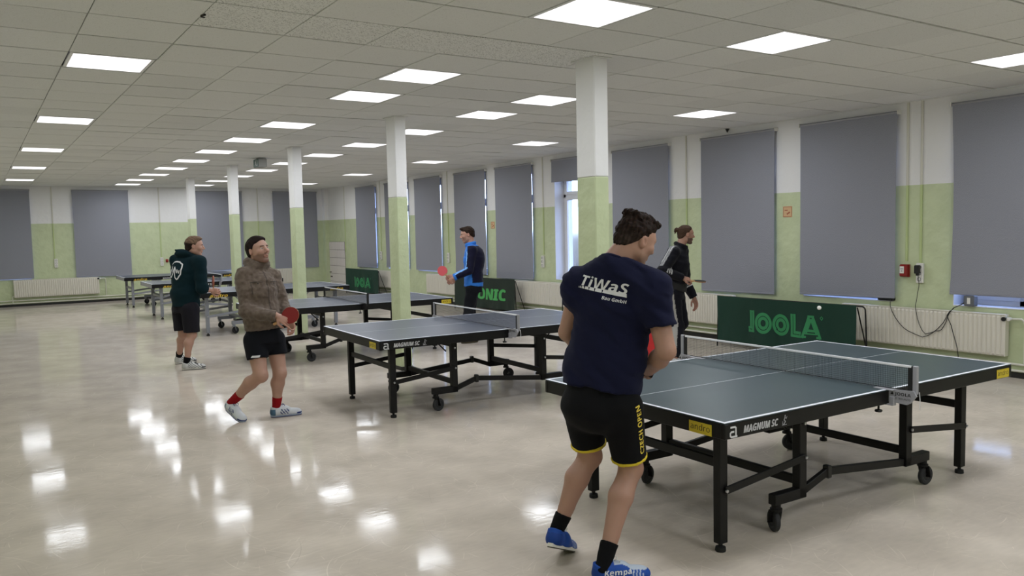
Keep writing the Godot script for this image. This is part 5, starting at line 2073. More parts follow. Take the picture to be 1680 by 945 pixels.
const MAN2 := {"head": Vector3(2.213, 1.585, -7.655), "neck": Vector3(2.214, 1.430, -7.701), "sl": Vector3(2.355, 1.337, -7.708), "sr": Vector3(2.068, 1.348, -7.634), "el": Vector3(2.415, 1.053, -7.620), "er": Vector3(2.047, 1.038, -7.549), "wl": Vector3(2.419, 0.930, -7.415), "wr": Vector3(2.273, 0.988, -7.324), "chest": Vector3(2.207, 1.220, -7.651), "belly": Vector3(2.218, 0.992, -7.625), "pelvis": Vector3(2.220, 0.781, -7.605), "hl": Vector3(2.323, 0.723, -7.629), "hr": Vector3(2.129, 0.734, -7.590), "kl": Vector3(2.334, 0.431, -7.537), "kr": Vector3(2.136, 0.441, -7.464), "al": Vector3(2.347, 0.120, -7.585), "ar": Vector3(1.936, 0.150, -7.739), "tl": Vector3(2.485, 0.061, -7.442), "tr": Vector3(1.984, 0.020, -7.624), "bat": Vector3(2.322, 0.994, -7.268)}
const MAN3 := {"head": Vector3(2.423, 1.602, -11.239), "neck": Vector3(2.340, 1.467, -11.307), "sl": Vector3(2.235, 1.413, -11.443), "sr": Vector3(2.447, 1.395, -11.111), "el": Vector3(2.282, 1.083, -11.528), "er": Vector3(2.456, 1.055, -11.052), "wl": Vector3(2.440, 1.057, -11.542), "wr": Vector3(2.583, 1.011, -11.144), "chest": Vector3(2.311, 1.277, -11.286), "belly": Vector3(2.291, 1.037, -11.279), "pelvis": Vector3(2.285, 0.821, -11.264), "hl": Vector3(2.246, 0.776, -11.382), "hr": Vector3(2.312, 0.779, -11.147), "kl": Vector3(2.247, 0.445, -11.353), "kr": Vector3(2.317, 0.451, -11.139), "al": Vector3(2.227, 0.136, -11.364), "ar": Vector3(2.275, 0.092, -11.089), "tl": Vector3(2.398, 0.088, -11.343), "tr": Vector3(2.475, 0.011, -11.046), "bat": Vector3(2.601, 1.098, -11.140)}
const MAN4 := {"head": Vector3(6.262, 1.669, -10.697), "neck": Vector3(6.299, 1.502, -10.658), "sl": Vector3(6.221, 1.432, -10.512), "sr": Vector3(6.386, 1.424, -10.810), "el": Vector3(6.143, 1.135, -10.466), "er": Vector3(6.350, 1.114, -10.856), "wl": Vector3(5.957, 1.030, -10.603), "wr": Vector3(6.107, 1.031, -10.888), "chest": Vector3(6.318, 1.308, -10.629), "belly": Vector3(6.306, 1.096, -10.618), "pelvis": Vector3(6.294, 0.883, -10.608), "hl": Vector3(6.236, 0.853, -10.548), "hr": Vector3(6.317, 0.841, -10.686), "kl": Vector3(6.150, 0.471, -10.548), "kr": Vector3(6.294, 0.476, -10.718), "al": Vector3(6.216, 0.092, -10.497), "ar": Vector3(6.450, 0.113, -10.632), "tl": Vector3(6.042, 0.053, -10.584), "tr": Vector3(6.273, 0.082, -10.722), "bat": Vector3(5.998, 1.062, -10.939)}
const MAN5 := {"head": Vector3(7.561, 1.619, -7.435), "neck": Vector3(7.494, 1.466, -7.466), "sl": Vector3(7.627, 1.406, -7.566), "sr": Vector3(7.305, 1.403, -7.393), "el": Vector3(7.739, 1.004, -7.625), "er": Vector3(7.107, 1.183, -7.385), "wl": Vector3(7.797, 0.790, -7.521), "wr": Vector3(7.382, 1.081, -7.315), "chest": Vector3(7.444, 1.258, -7.481), "belly": Vector3(7.421, 1.081, -7.482), "pelvis": Vector3(7.398, 0.911, -7.482), "hl": Vector3(7.479, 0.865, -7.521), "hr": Vector3(7.326, 0.879, -7.431), "kl": Vector3(7.537, 0.487, -7.474), "kr": Vector3(7.354, 0.471, -7.378), "al": Vector3(7.451, 0.096, -7.522), "ar": Vector3(7.435, 0.059, -7.313), "tl": Vector3(7.551, 0.034, -7.427), "tr": Vector3(7.576, 0.022, -7.241), "bat": Vector3(7.579, 1.037, -7.205)}


func axes(J: Dictionary) -> Basis:
	var up: Vector3 = (J.neck - J.pelvis).normalized()
	var l: Vector3 = J.sl - J.sr
	l = (l - up * l.dot(up)).normalized()
	return Basis(l, up, l.cross(up))


func head_tf(J: Dictionary, fw: Vector3, tilt := 0.0) -> Transform3D:
	var z := fw.normalized()
	var x := Vector3.UP.cross(z).normalized()
	var b := Basis(x, z.cross(x), z) * Basis(Vector3(0, 0, 1), tilt)
	return Transform3D(b, J.head)


func box_of(J: Dictionary, keys: Array, m: float) -> Array:
	var lo := Vector3(1e9, 1e9, 1e9)
	var hi := -lo
	for k in keys:
		lo = lo.min(J[k])
		hi = hi.max(J[k])
	return [lo - Vector3(m, m, m), hi + Vector3(m, m, m)]


# the whole bare figure but for head and hands
func body_into(out: Pelt, J: Dictionary, st: Dictionary, h := 0.012) -> void:
	var A := axes(J)
	var w: float = st.get("build", 1.0)
	var bb := box_of(J, ["neck", "sl", "sr", "el", "er", "wl", "wr", "pelvis", "kl", "kr", "al", "ar"], 0.2)
	bb[0].y = -0.01
	var g := Field.new(bb[0], bb[1], h)
	g.cone(J.neck + A.y * 0.03 + A.z * 0.012, J.neck - A.y * 0.06, 0.052 * w, 0.060 * w, 0.03)
	g.cone(J.neck - A.y * 0.03, J.sl - A.y * 0.005, 0.05, 0.048, 0.03)
	g.cone(J.neck - A.y * 0.03, J.sr - A.y * 0.005, 0.05, 0.048, 0.03)
	g.ell(J.chest, Vector3(0.14 * w, 0.19, 0.095 * w), A, 0.05)
	g.ell(J.belly, Vector3(0.13 * w, 0.16, 0.09 * w), A, 0.05)
	g.ell(J.pelvis, Vector3(0.14 * w, 0.12, 0.095 * w), A, 0.05)
	for s in [["sl", "el", "wl", "hl", "kl", "al"], ["sr", "er", "wr", "hr", "kr", "ar"]]:
		var sh: Vector3 = J[s[0]]
		var e: Vector3 = J[s[1]]
		var wr: Vector3 = J[s[2]]
		var a: float = st.get("arm", 1.0)
		g.cone(sh, e, 0.052 * a, 0.043 * a, 0.02)
		g.cone(e, e.lerp(wr, 0.35), 0.041 * a, 0.044 * a, 0.015)
		g.cone(e.lerp(wr, 0.35), wr, 0.044 * a, 0.027 * a, 0.015)
		var hp: Vector3 = J[s[3]]
		var kn: Vector3 = J[s[4]]
		var an: Vector3 = J[s[5]]
		var lg: float = st.get("leg", 1.0)
		g.cone(hp, kn, 0.082 * lg, 0.056 * lg, 0.03)
		# knee cap and calf
		var sd := (kn - hp).normalized()
		var ld := (an - kn).normalized()
		var fw: Vector3 = (sd - ld)
		fw = fw.normalized() if fw.length() > 0.22 else A.z
		g.ell(kn + fw * 0.012, Vector3(0.050, 0.055, 0.050) * lg, Basis.IDENTITY, 0.02)
		var cf := kn.lerp(an, 0.30) - fw * 0.022
		g.cone(kn, cf, 0.050 * lg, 0.058 * lg, 0.025)
		g.cone(cf, kn.lerp(an, 0.72) - fw * 0.004, 0.057 * lg, 0.038 * lg, 0.02)
		g.cone(kn.lerp(an, 0.70), an, 0.038 * lg, 0.035 * lg, 0.01)
	var skin: Color = st.skin
	g.net(out, Transform3D.IDENTITY, func(p: Vector3) -> Color:
		return skin)


func torso(g: Field, J: Dictionary, A: Basis, hem: float, r_hem: Vector2, r_chest: Vector2, sh := 0.07, tz := 0.062, k := 0.05) -> void:
	var low: Vector3 = J.pelvis + A.y * hem
	g.ecyl(low, J.chest, A.x, A.z, r_hem, r_chest, 0.0)
	g.ell(J.chest + A.y * 0.02, Vector3(r_chest.x, 0.17, r_chest.y), A, k)
	g.cone(J.sl, J.sr, sh, sh, k)
	g.cone(J.neck - A.y * 0.035, J.sl, tz, sh * 0.92, 0.03)
	g.cone(J.neck - A.y * 0.035, J.sr, tz, sh * 0.92, 0.03)


func sock(p: Node3D, an: Vector3, kn: Vector3, lo: float, hi: float, mat: Material, r := 0.043) -> void:
	var g := Field.new(an.min(an.lerp(kn, hi)) - Vector3(0.1, 0.1, 0.1), an.max(an.lerp(kn, hi)) + Vector3(0.1, 0.1, 0.1), 0.006)
	var d := (kn - an).normalized()
	var top := an.lerp(kn, hi)
	g.cone(an - d * 0.03, top + d * 0.03, r * 0.80, r * 1.08, 0.0, [[top, d]])
	g.ruffle(0.002, 14.0, Vector3(0.4, 2.0, 0.4), 5)
	var s := Pelt.new()
	g.net(s)
	part("sock", s.done(), mat, p)


func put_head(p: Node3D, out: Pelt, tf: Transform3D, st: Dictionary, h: float) -> void:
	head_field(h, st).net(out, tf, head_paint(st))
	var e := part("eyes", eyes_mesh(st.get("iris", lin(0.25, 0.17, 0.10))).done(), painted("eye", 0.15), p)
	e.transform = tf
	var s := Pelt.new()
	var hp: Callable = st.hair_paint
	hair_field(h, st).net(s, Transform3D.IDENTITY, hp)
	var hm := painted("hair", 0.7, 0.25)
	part("hair", s.done(), hm, p).transform = tf


func person(label: String) -> Node3D:
	return thing("person", label, "person", Vector3.ZERO)


func garment(p: Node3D, called: String, g: Field, mat: Material, paint = null) -> MeshInstance3D:
	var s := Pelt.new()
	g.net(s, Transform3D.IDENTITY, paint)
	return part(called, s.done(), mat, p)


func build_people() -> void:
	man_navy()
	man_fleece()
	man_hoodie()
	man_jacket()
	man_tracksuit()


const F := Vector3(0.5503, 0, -0.835)
const R := Vector3(0.835, 0, 0.5503)


func set_feet(J: Dictionary, tl: Transform3D, tr: Transform3D) -> void:
	J.al = tl * Vector3(0, 0.100, 0.016)
	J.ar = tr * Vector3(0, 0.100, 0.016)


# grip centre and blade direction give the bat's place
func bat_tf(grip: Vector3, axis: Vector3, face: Vector3) -> Transform3D:
	var y := axis.normalized()
	var z := (face - y * face.dot(y)).normalized()
	return Transform3D(Basis(y.cross(z), y, z), grip + y * 0.05)


# the man in front, seen from behind
func man_navy() -> void:
	var J: Dictionary = MAN1.duplicate()
	var tl := stand(2.395, -3.305, 118.0, 24.0)
	var tr := stand(2.46, -3.0, 66.0)
	set_feet(J, tl, tr)
	var A := axes(J)
	var p := person("man in navy T-shirt with white print, seen from behind beside the nearest table")
	var skin := lin(0.655, 0.51, 0.44)
	var body := Pelt.new()
	body_into(body, J, {"skin": skin, "build": 1.15, "arm": 1.12, "leg": 1.06}, 0.011)
	var hf := (R * 0.86 + F * 0.50 + Vector3(0, -0.36, 0)).normalized()
	var ht := head_tf(J, hf, 0.10)
	ht.basis = ht.basis.scaled(Vector3.ONE * 1.05)
	var top := lin(0.135, 0.092, 0.07)
	var side := lin(0.215, 0.18, 0.16)
	put_head(p, body, ht, {"skin": skin, "beard": 0.18, "beard_color": lin(0.40, 0.30, 0.25), "jaw": 1.1, "neck_to": ht.affine_inverse() * (J.neck + A.y * 0.0), "neck_w": 1.14, "thick": 0.009, "ruffle": 0.0085, "ruffle_f": 30.0, "stretch": Vector3(1.5, 0.9, 1.0), "line_at": Vector3(0, 0.030, 0.03), "line_n": Vector3(0, -0.80, 0.60), "nape": -0.105, "tufts": [[Vector3(0, 0.105, 0.045), Vector3(0.055, 0.024, 0.045), Vector3(0.25, 0, 0)], [Vector3(0.01, 0.112, -0.02), Vector3(0.058, 0.022, 0.06), Vector3(-0.1, 0, 0)], [Vector3(0.0, 0.105, 0.085), Vector3(0.04, 0.018, 0.022), Vector3(-0.5, 0, 0)], [Vector3(0.02, 0.110, -0.075), Vector3(0.03, 0.018, 0.025), Vector3(0.6, 0.2, 0)], [Vector3(-0.03, 0.110, -0.06), Vector3(0.022, 0.016, 0.022), Vector3(0.7, 0, 0)]],
		"hair_paint": func(q: Vector3) -> Color:
			var s := clampf((0.045 - q.y) / 0.07, 0.0, 1.0) * clampf(0.3 + absf(q.x) / 0.08, 0.0, 1.0)
			var n := 0.55 + 0.9 * absf(sin(q.x * 240.0 + q.z * 150.0 + q.y * 60.0) * sin(q.x * 90.0 - q.z * 130.0))
			return top.lerp(side, s) * n}, 0.0042)
	# hands: the right one holds a bat before the belly, the left comes to meet it
	var dr: Vector3 = (J.bat - J.wr + Vector3(0, -0.04, 0)).normalized() * 0.4 + F * 0.7 - R * 0.35
	hand_into(body, J.wr, dr, -R * 0.7 + Vector3(0, 0.2, 0) + F * 0.1, -1.0, 1.15, skin, 1.0)
	hand_into(body, J.wl, F * 0.8 + R * 0.3, Vector3(0, -0.6, 0) + R * 0.5, 1.0, 0.9, skin, 1.0)
	part("body", body.done(), painted("skin", 0.5, 0.4, 0.06), p)
	var grip: Vector3 = J.wr + dr.normalized() * 0.08 + R * 0.012
	bat(bat_tf(grip, Vector3(0, 0.93, 0) + R * 0.30 + F * 0.15, -F * 0.75 + R * 0.45), "red bat half hidden between the navy T-shirt man's body and right arm", Color(0.78, 0.12, 0.13), Color(0.06, 0.06, 0.06))
	# T-shirt
	var bb := box_of(J, ["neck", "sl", "sr", "el", "er", "pelvis"], 0.26)
	var g := Field.new(bb[0], bb[1], 0.0095)
	torso(g, J, A, 0.055, Vector2(0.208, 0.158), Vector2(0.200, 0.145), 0.078, 0.066, 0.05)
	g.ell(J.belly + A.z * 0.02, Vector3(0.200, 0.16, 0.155), A, 0.04)
	var sleeves: Array = []
	for s in [["sl", "el", 0.46], ["sr", "er", 0.60]]:
		var a: Vector3 = J[s[0]]
		var b: Vector3 = J[s[1]]
		var d := (b - a).normalized()
		var e: Vector3 = a.lerp(b, s[2])
		g.cone(a - d * 0.01, e + d * 0.04, 0.080, 0.076, 0.035, [[e, d]])
		sleeves.append([e, d])
	g.ell(J.sl - A.y * 0.05 - A.z * 0.04, Vector3(0.07, 0.09, 0.06), A, 0.04)
	g.ell(J.sr - A.y * 0.05 - A.z * 0.04, Vector3(0.07, 0.09, 0.06), A, 0.04)
	g.ell(J.neck - A.y * 0.020 - A.z * 0.024, Vector3(0.088, 0.062, 0.080), A, 0.09)
	g.cone(J.neck - A.y * 0.050 - A.z * 0.02, J.sl + A.y * 0.004, 0.066, 0.078, 0.06)
	g.cone(J.neck - A.y * 0.050 - A.z * 0.02, J.sr + A.y * 0.004, 0.066, 0.078, 0.06)
	g.ell(J.chest + A.y * 0.09 - A.z * 0.055, Vector3(0.17, 0.12, 0.085), A, 0.05)
	# neck opening, tipped forward
	g.cut(J.neck - A.y * 0.002, (A.y * 0.86 + A.z * 0.51).normalized())
	var diag := Basis(A.z, 0.5) * A
	g.ruffle(0.013, 3.6, Vector3(0.55, 2.2, 0.8), 12, diag)
	g.ruffle(0.013, 6.5, Vector3(0.45, 2.2, 0.7), 13, diag)
	garment(p, "t_shirt", g, cloth("navy_cotton", Color(0.075, 0.085, 0.18), 0.95, 0.2))
	# collar rib
	var col := mb()
	var pts: Array = []
	for k in 25:
		var a := TAU * k / 24.0
		pts.append(J.neck + A.y * (-0.006 - 0.043 * cos(a)) + A.x * sin(a) * 0.079 + A.z * (cos(a) * 0.074 - 0.012))
	part("collar", col.tube(pts, 0.009, 8, false).done(), M.navy_cotton, p)
	# print on the back
	var tx := (-A.x + A.y * -0.06).normalized()
	var ty := (A.y - tx * A.y.dot(tx)).normalized()
	var o: Vector3 = J.chest + A.y * 0.150 - A.z * 0.30 + A.x * 0.008
	var pt := Transform3D(Basis(tx, ty, tx.cross(ty)), o)
	part("lettering_print", on_field(text_tris("TiWaS", 0.052, true, 0.22, 1.24), pt, [g]), M.print_white, p)
	var bars := PackedVector2Array()
	var x := -0.135
	for k in 7:
		var wd: float = [0.006, 0.009, 0.020, 0.026, 0.034, 0.040, 0.150][k]
		if k == 6:
			wd = 0.132
		var hh := 0.009 + 0.002 * k
		bars.append_array([Vector2(x, -0.052 - hh * 0.0), Vector2(x + wd, -0.052), Vector2(x + wd - 0.004, -0.052 + hh), Vector2(x, -0.052), Vector2(x + wd - 0.004, -0.052 + hh), Vector2(x + 0.002, -0.052 + hh)])
		x += wd + 0.003
	part("bar_print", on_field(moved(bars, Vector2(-0.012, 0.008), 0.91), pt, [g]), M.print_white, p)
	part("lettering_print", on_field(moved(text_tris("Bau GmbH", 0.016, true, 0.0, 1.05), Vector2(0.068, -0.062)), pt, [g]), M.print_white, p)
	# shorts with yellow hems
	bb = box_of(J, ["pelvis", "hl", "hr", "kl", "kr"], 0.24)
	var q := Field.new(bb[0], bb[1], 0.0095)
	q.ecyl(J.pelvis - A.y * 0.06, J.pelvis + A.y * 0.11, A.x, A.z, Vector2(0.182, 0.15), Vector2(0.180, 0.14), 0.0)
	q.ell(J.pelvis - A.y * 0.05 - A.z * 0.03, Vector3(0.175, 0.12, 0.14), A, 0.04)
	var hems := Field.new(bb[0], bb[1], 0.0085)
	for s in [["hl", "kl", 0.77], ["hr", "kr", 0.82]]:
		var a: Vector3 = J[s[0]]
		var b: Vector3 = J[s[1]]
		var d := (b - a).normalized()
		var e: Vector3 = a.lerp(b, s[2])
		q.cone(a, e + d * 0.04, 0.108, 0.084, 0.035, [[e, d]])
		hems.cone(a, e + d * 0.04, 0.114, 0.0900, 0.0, [[e + d * 0.003, d], [e - d * 0.014, -d]])
	q.ruffle(0.004, 4.5, Vector3(1.4, 0.7, 1.4), 17)
	garment(p, "shorts", q, cloth("black_jersey", Color(0.05, 0.05, 0.062), 0.9, 0.12))
	garment(p, "hem_band", hems, std("yellow_trim", Color(0.82, 0.72, 0.16), 0.8))
	var thigh: Vector3 = (J.hr - J.kr).normalized()
	var out := (-F * 0.80 + R * 0.60).normalized()
	var ux := (thigh - out * thigh.dot(out)).normalized()
	var uo: Vector3 = J.hr.lerp(J.kr, 0.30) + out * 0.25 + R * 0.012
	part("lettering_print", on_field(text_tris("CZECH OPEN", 0.030, true, 0.0, 1.07), Transform3D(Basis(ux, out.cross(ux), out), uo), [q]), M.print_yellow, p)
	for s in [["al", "kl"], ["ar", "kr"]]:
		sock(p, J[s[0]], J[s[1]], 0.0, 0.20, cloth("black_sock", Color(0.045, 0.045, 0.055), 0.95, 0.1), 0.0445)
	var st := {"main": lin(0.10, 0.28, 0.62), "mark": lin(0.72, 0.76, 0.82), "heel": lin(0.08, 0.22, 0.52), "toe": lin(0.10, 0.28, 0.62), "style": 2, "sole_mat": M.white_plastic, "under_mat": std("gum_sole", Color(0.30, 0.28, 0.24), 0.7), "lace_mat": M.white_plastic}
	shoe(p, "shoe", tl, st)
	var sf := shoe(p, "shoe", tr, st)
	# lettering on the right shoe's outer side
	var rs: Node3D = p.get_node("shoe_001")
	var side_z := Vector3(-1, 0.30, 0).normalized()
	part("lettering_print", on_field(text_tris("Kempa", 0.025, true, 0.1, 1.25), Transform3D(Basis(Vector3(0, 0, 1), side_z.cross(Vector3(0, 0, 1)), side_z), Vector3(-0.10, 0.078, 0.075)), [sf]), M.print_white, rs)
	part("wristband", mb().tube([J.wr + (J.er - J.wr).normalized() * 0.012, J.wr + (J.er - J.wr).normalized() * 0.034], 0.034, 14).done(), M.black_rubber, p)


# the man in the brown fleece, walking to the right
func man_fleece() -> void:
	var J: Dictionary = MAN2.duplicate()
	var tl := stand(2.30, -7.63, 82.0)
	var tr := stand(1.925, -7.83, 20.0, 22.0)
	set_feet(J, tl, tr)
	var A := axes(J)
	var p := person("man in brown fleece jacket, black shorts and red socks, walking with a red bat")
	var skin := lin(0.69, 0.54, 0.475)
	var body := Pelt.new()
	body_into(body, J, {"skin": skin, "leg": 1.1})
	var ht := head_tf(J, R * 0.84 - F * 0.50 + Vector3(0, 0.18, 0), 0.06)
	ht.basis = ht.basis.scaled(Vector3.ONE * 1.06)
	var hc := lin(0.125, 0.09, 0.08)
	put_head(p, body, ht, {"skin": skin, "beard": 0.62, "beard_color": lin(0.33, 0.235, 0.195), "neck_to": ht.affine_inverse() * J.neck, "thick": 0.015, "ruffle": 0.004, "ruffle_f": 26.0, "stretch": Vector3(1.8, 0.6, 0.5), "line_at": Vector3(0, 0.042, 0.035), "line_n": Vector3(0.10, -0.70, 0.68), "nape": -0.085, "taper": 0.012, "tufts": [[Vector3(0.015, 0.100, 0.02), Vector3(0.055, 0.020, 0.06), Vector3(0.15, 0, -0.2)]], "hair_paint": func(q: Vector3) -> Color: return hc * (0.8 + 0.4 * absf(sin(q.x * 210.0 + q.z * 60.0)))}, 0.005)
	var dr := (R * 0.75 + Vector3(0, -0.45, 0) - F * 0.2)
	hand_into(body, J.wr, dr, -R * 0.25 + F * 0.8 + Vector3(0, -0.3, 0), -1.0, 0.95, skin, 1.0, 0.5, true)
	hand_into(body, J.wl, R * 0.35 + Vector3(0, -0.8, 0) - F * 0.3, -R * 0.5 - F * 0.5, 1.0, 0.75, skin, 1.0)
	part("body", body.done(), painted("skin", 0.5, 0.4, 0.06), p)
	var grip: Vector3 = J.wr + dr.normalized() * 0.085 + F * 0.012
	bat(bat_tf(grip + Vector3(0, -0.012, 0) - R * 0.075, R * 0.80 + Vector3(0, 0.42, 0) + F * 0.05, -F * 0.95 + Vector3(0, 0.1, 0)), "dark red bat held in front of him by the man in the brown fleece", Color(0.50, 0.075, 0.075), Color(0.06, 0.06, 0.06))
	# fleece
	var bb := box_of(J, ["neck", "head", "sl", "sr", "el", "er", "wl", "wr", "pelvis"], 0.22)
	var g := Field.new(bb[0], bb[1], 0.0105)
	torso(g, J, A, 0.065, Vector2(0.168, 0.150), Vector2(0.168, 0.146), 0.074, 0.075, 0.05)
	g.ell(J.belly + A.z * 0.03, Vector3(0.165, 0.15, 0.145), A, 0.04)
	for s in [["sl", "el", "wl"], ["sr", "er", "wr"]]:
		var a: Vector3 = J[s[0]]
		var e: Vector3 = J[s[1]]
		var w: Vector3 = J[s[2]]
		var d := (w - e).normalized()
		g.cone(a, e, 0.078, 0.062, 0.022)
		g.cone(e, e.lerp(w, 0.96) + d * 0.03, 0.066, 0.050, 0.02, [[e.lerp(w, 0.96), d]])
	# high collar and hood behind
	for k in 14:
		var t0 := TAU * k / 14.0
		var t1 := TAU * (k + 1) / 14.0
		var ra := func(t: float) -> Vector3: return J.neck + A.x * sin(t) * 0.082 + A.z * (cos(t) * 0.078 + 0.012) + A.y * (0.030 - 0.018 * cos(t))
		g.cone(ra.call(t0), ra.call(t1), 0.034 if cos(t0) > 0.2 else 0.045, 0.034 if cos(t1) > 0.2 else 0.045, 0.02)
	g.ell(J.neck - A.z * 0.105 - A.y * 0.02, Vector3(0.105, 0.055, 0.062), A, 0.03)
	g.ruffle(0.018, 4.6, Vector3(0.7, 2.0, 0.9), 32, A)
	g.ruffle(0.009, 26.0, Vector3(1, 1, 1), 33)
	var c1 := lin(0.355, 0.305, 0.27)
	var c2 := lin(0.435, 0.385, 0.345)
	var fn := FastNoiseLite.new()
	fn.frequency = 22.0
	var fm := painted("fleece_pile", 1.0, 0.2, 0.0, 0.35)
	garment(p, "fleece_jacket", g, fm, func(q: Vector3) -> Color: return c1.lerp(c2, clampf(0.5 + fn.get_noise_3dv(q), 0.0, 1.0)))
	# zip and chest pockets
	var pt := Transform3D(A, J.chest + A.z * 0.30)
	part("zip", on_field(stroke_tris([Vector2(0.0, 0.155), Vector2(0.003, 0.03), Vector2(0.002, -0.33)], 0.007), pt, [g], 0.003), std("fleece_trim", Color(0.25, 0.215, 0.19), 0.8), p)
	for s in [-1.0, 1.0]:
		part("pocket_seam", on_field(stroke_tris([Vector2(s * 0.035, 0.055), Vector2(s * 0.135, 0.06), Vector2(s * 0.135, -0.05)], 0.006), pt, [g], 0.003), M.fleece_trim, p)
		part("snap_button", on_field(poly_tris(ring_poly(10, 0.006, 0.006, Vector2(s * 0.085, 0.042))), pt, [g], 0.004), M.print_black, p)
	# shorts
	bb = box_of(J, ["pelvis", "hl", "hr", "kl", "kr"], 0.22)
	var q := Field.new(bb[0], bb[1], 0.0105)
	q.ecyl(J.pelvis - A.y * 0.07, J.pelvis + A.y * 0.08, A.x, A.z, Vector2(0.170, 0.135), Vector2(0.160, 0.125), 0.0)
	q.ell(J.pelvis - A.y * 0.085, Vector3(0.13, 0.085, 0.10), A, 0.03)
	for s in [["hl", "kl", 0.42], ["hr", "kr", 0.50]]:
		var a: Vector3 = J[s[0]]
		var b: Vector3 = J[s[1]]
		var d := (b - a).normalized()
		var e: Vector3 = a.lerp(b, s[2])
		q.cone(a + Vector3(0, 0.02, 0), e + d * 0.05, 0.102, 0.098, 0.012, [[e, (d + Vector3(0, -0.6, 0)).normalized()]])
	q.ruffle(0.006, 5.0, Vector3(1.5, 0.7, 1.5), 37)
	garment(p, "shorts", q, cloth("black_shorts", Color(0.055, 0.06, 0.085), 0.85, 0.12))
	var lz := (-F).normalized()
	part("logo_print", on_field(poly_tris(pv([-0.04, -0.01, 0.038, -0.008, 0.042, 0.010, -0.028, 0.008])), Transform3D(Basis(R, Vector3.UP, lz), J.hr.lerp(J.kr, 0.38) + lz * 0.3 + R * 0.015), [q]), M.print_white, p)
	for s in [["al", "kl"], ["ar", "kr"]]:
		sock(p, J[s[0]], J[s[1]], 0.0, 0.30, cloth("red_sock", Color(0.56, 0.075, 0.10), 0.95, 0.15), 0.046)
	var st := {"main": lin(0.80, 0.81, 0.83), "mark": lin(0.10, 0.16, 0.42), "heel": lin(0.30, 0.42, 0.52), "toe": lin(0.13, 0.19, 0.45), "style": 1, "sole_mat": std("pale_sole", Color(0.62, 0.66, 0.74), 0.6), "under_mat": std("blue_sole", Color(0.13, 0.18, 0.42), 0.6), "lace_mat": std("blue_lace", Color(0.10, 0.15, 0.42), 0.8)}
	shoe(p, "shoe", tl, st)
	shoe(p, "shoe", tr, st)


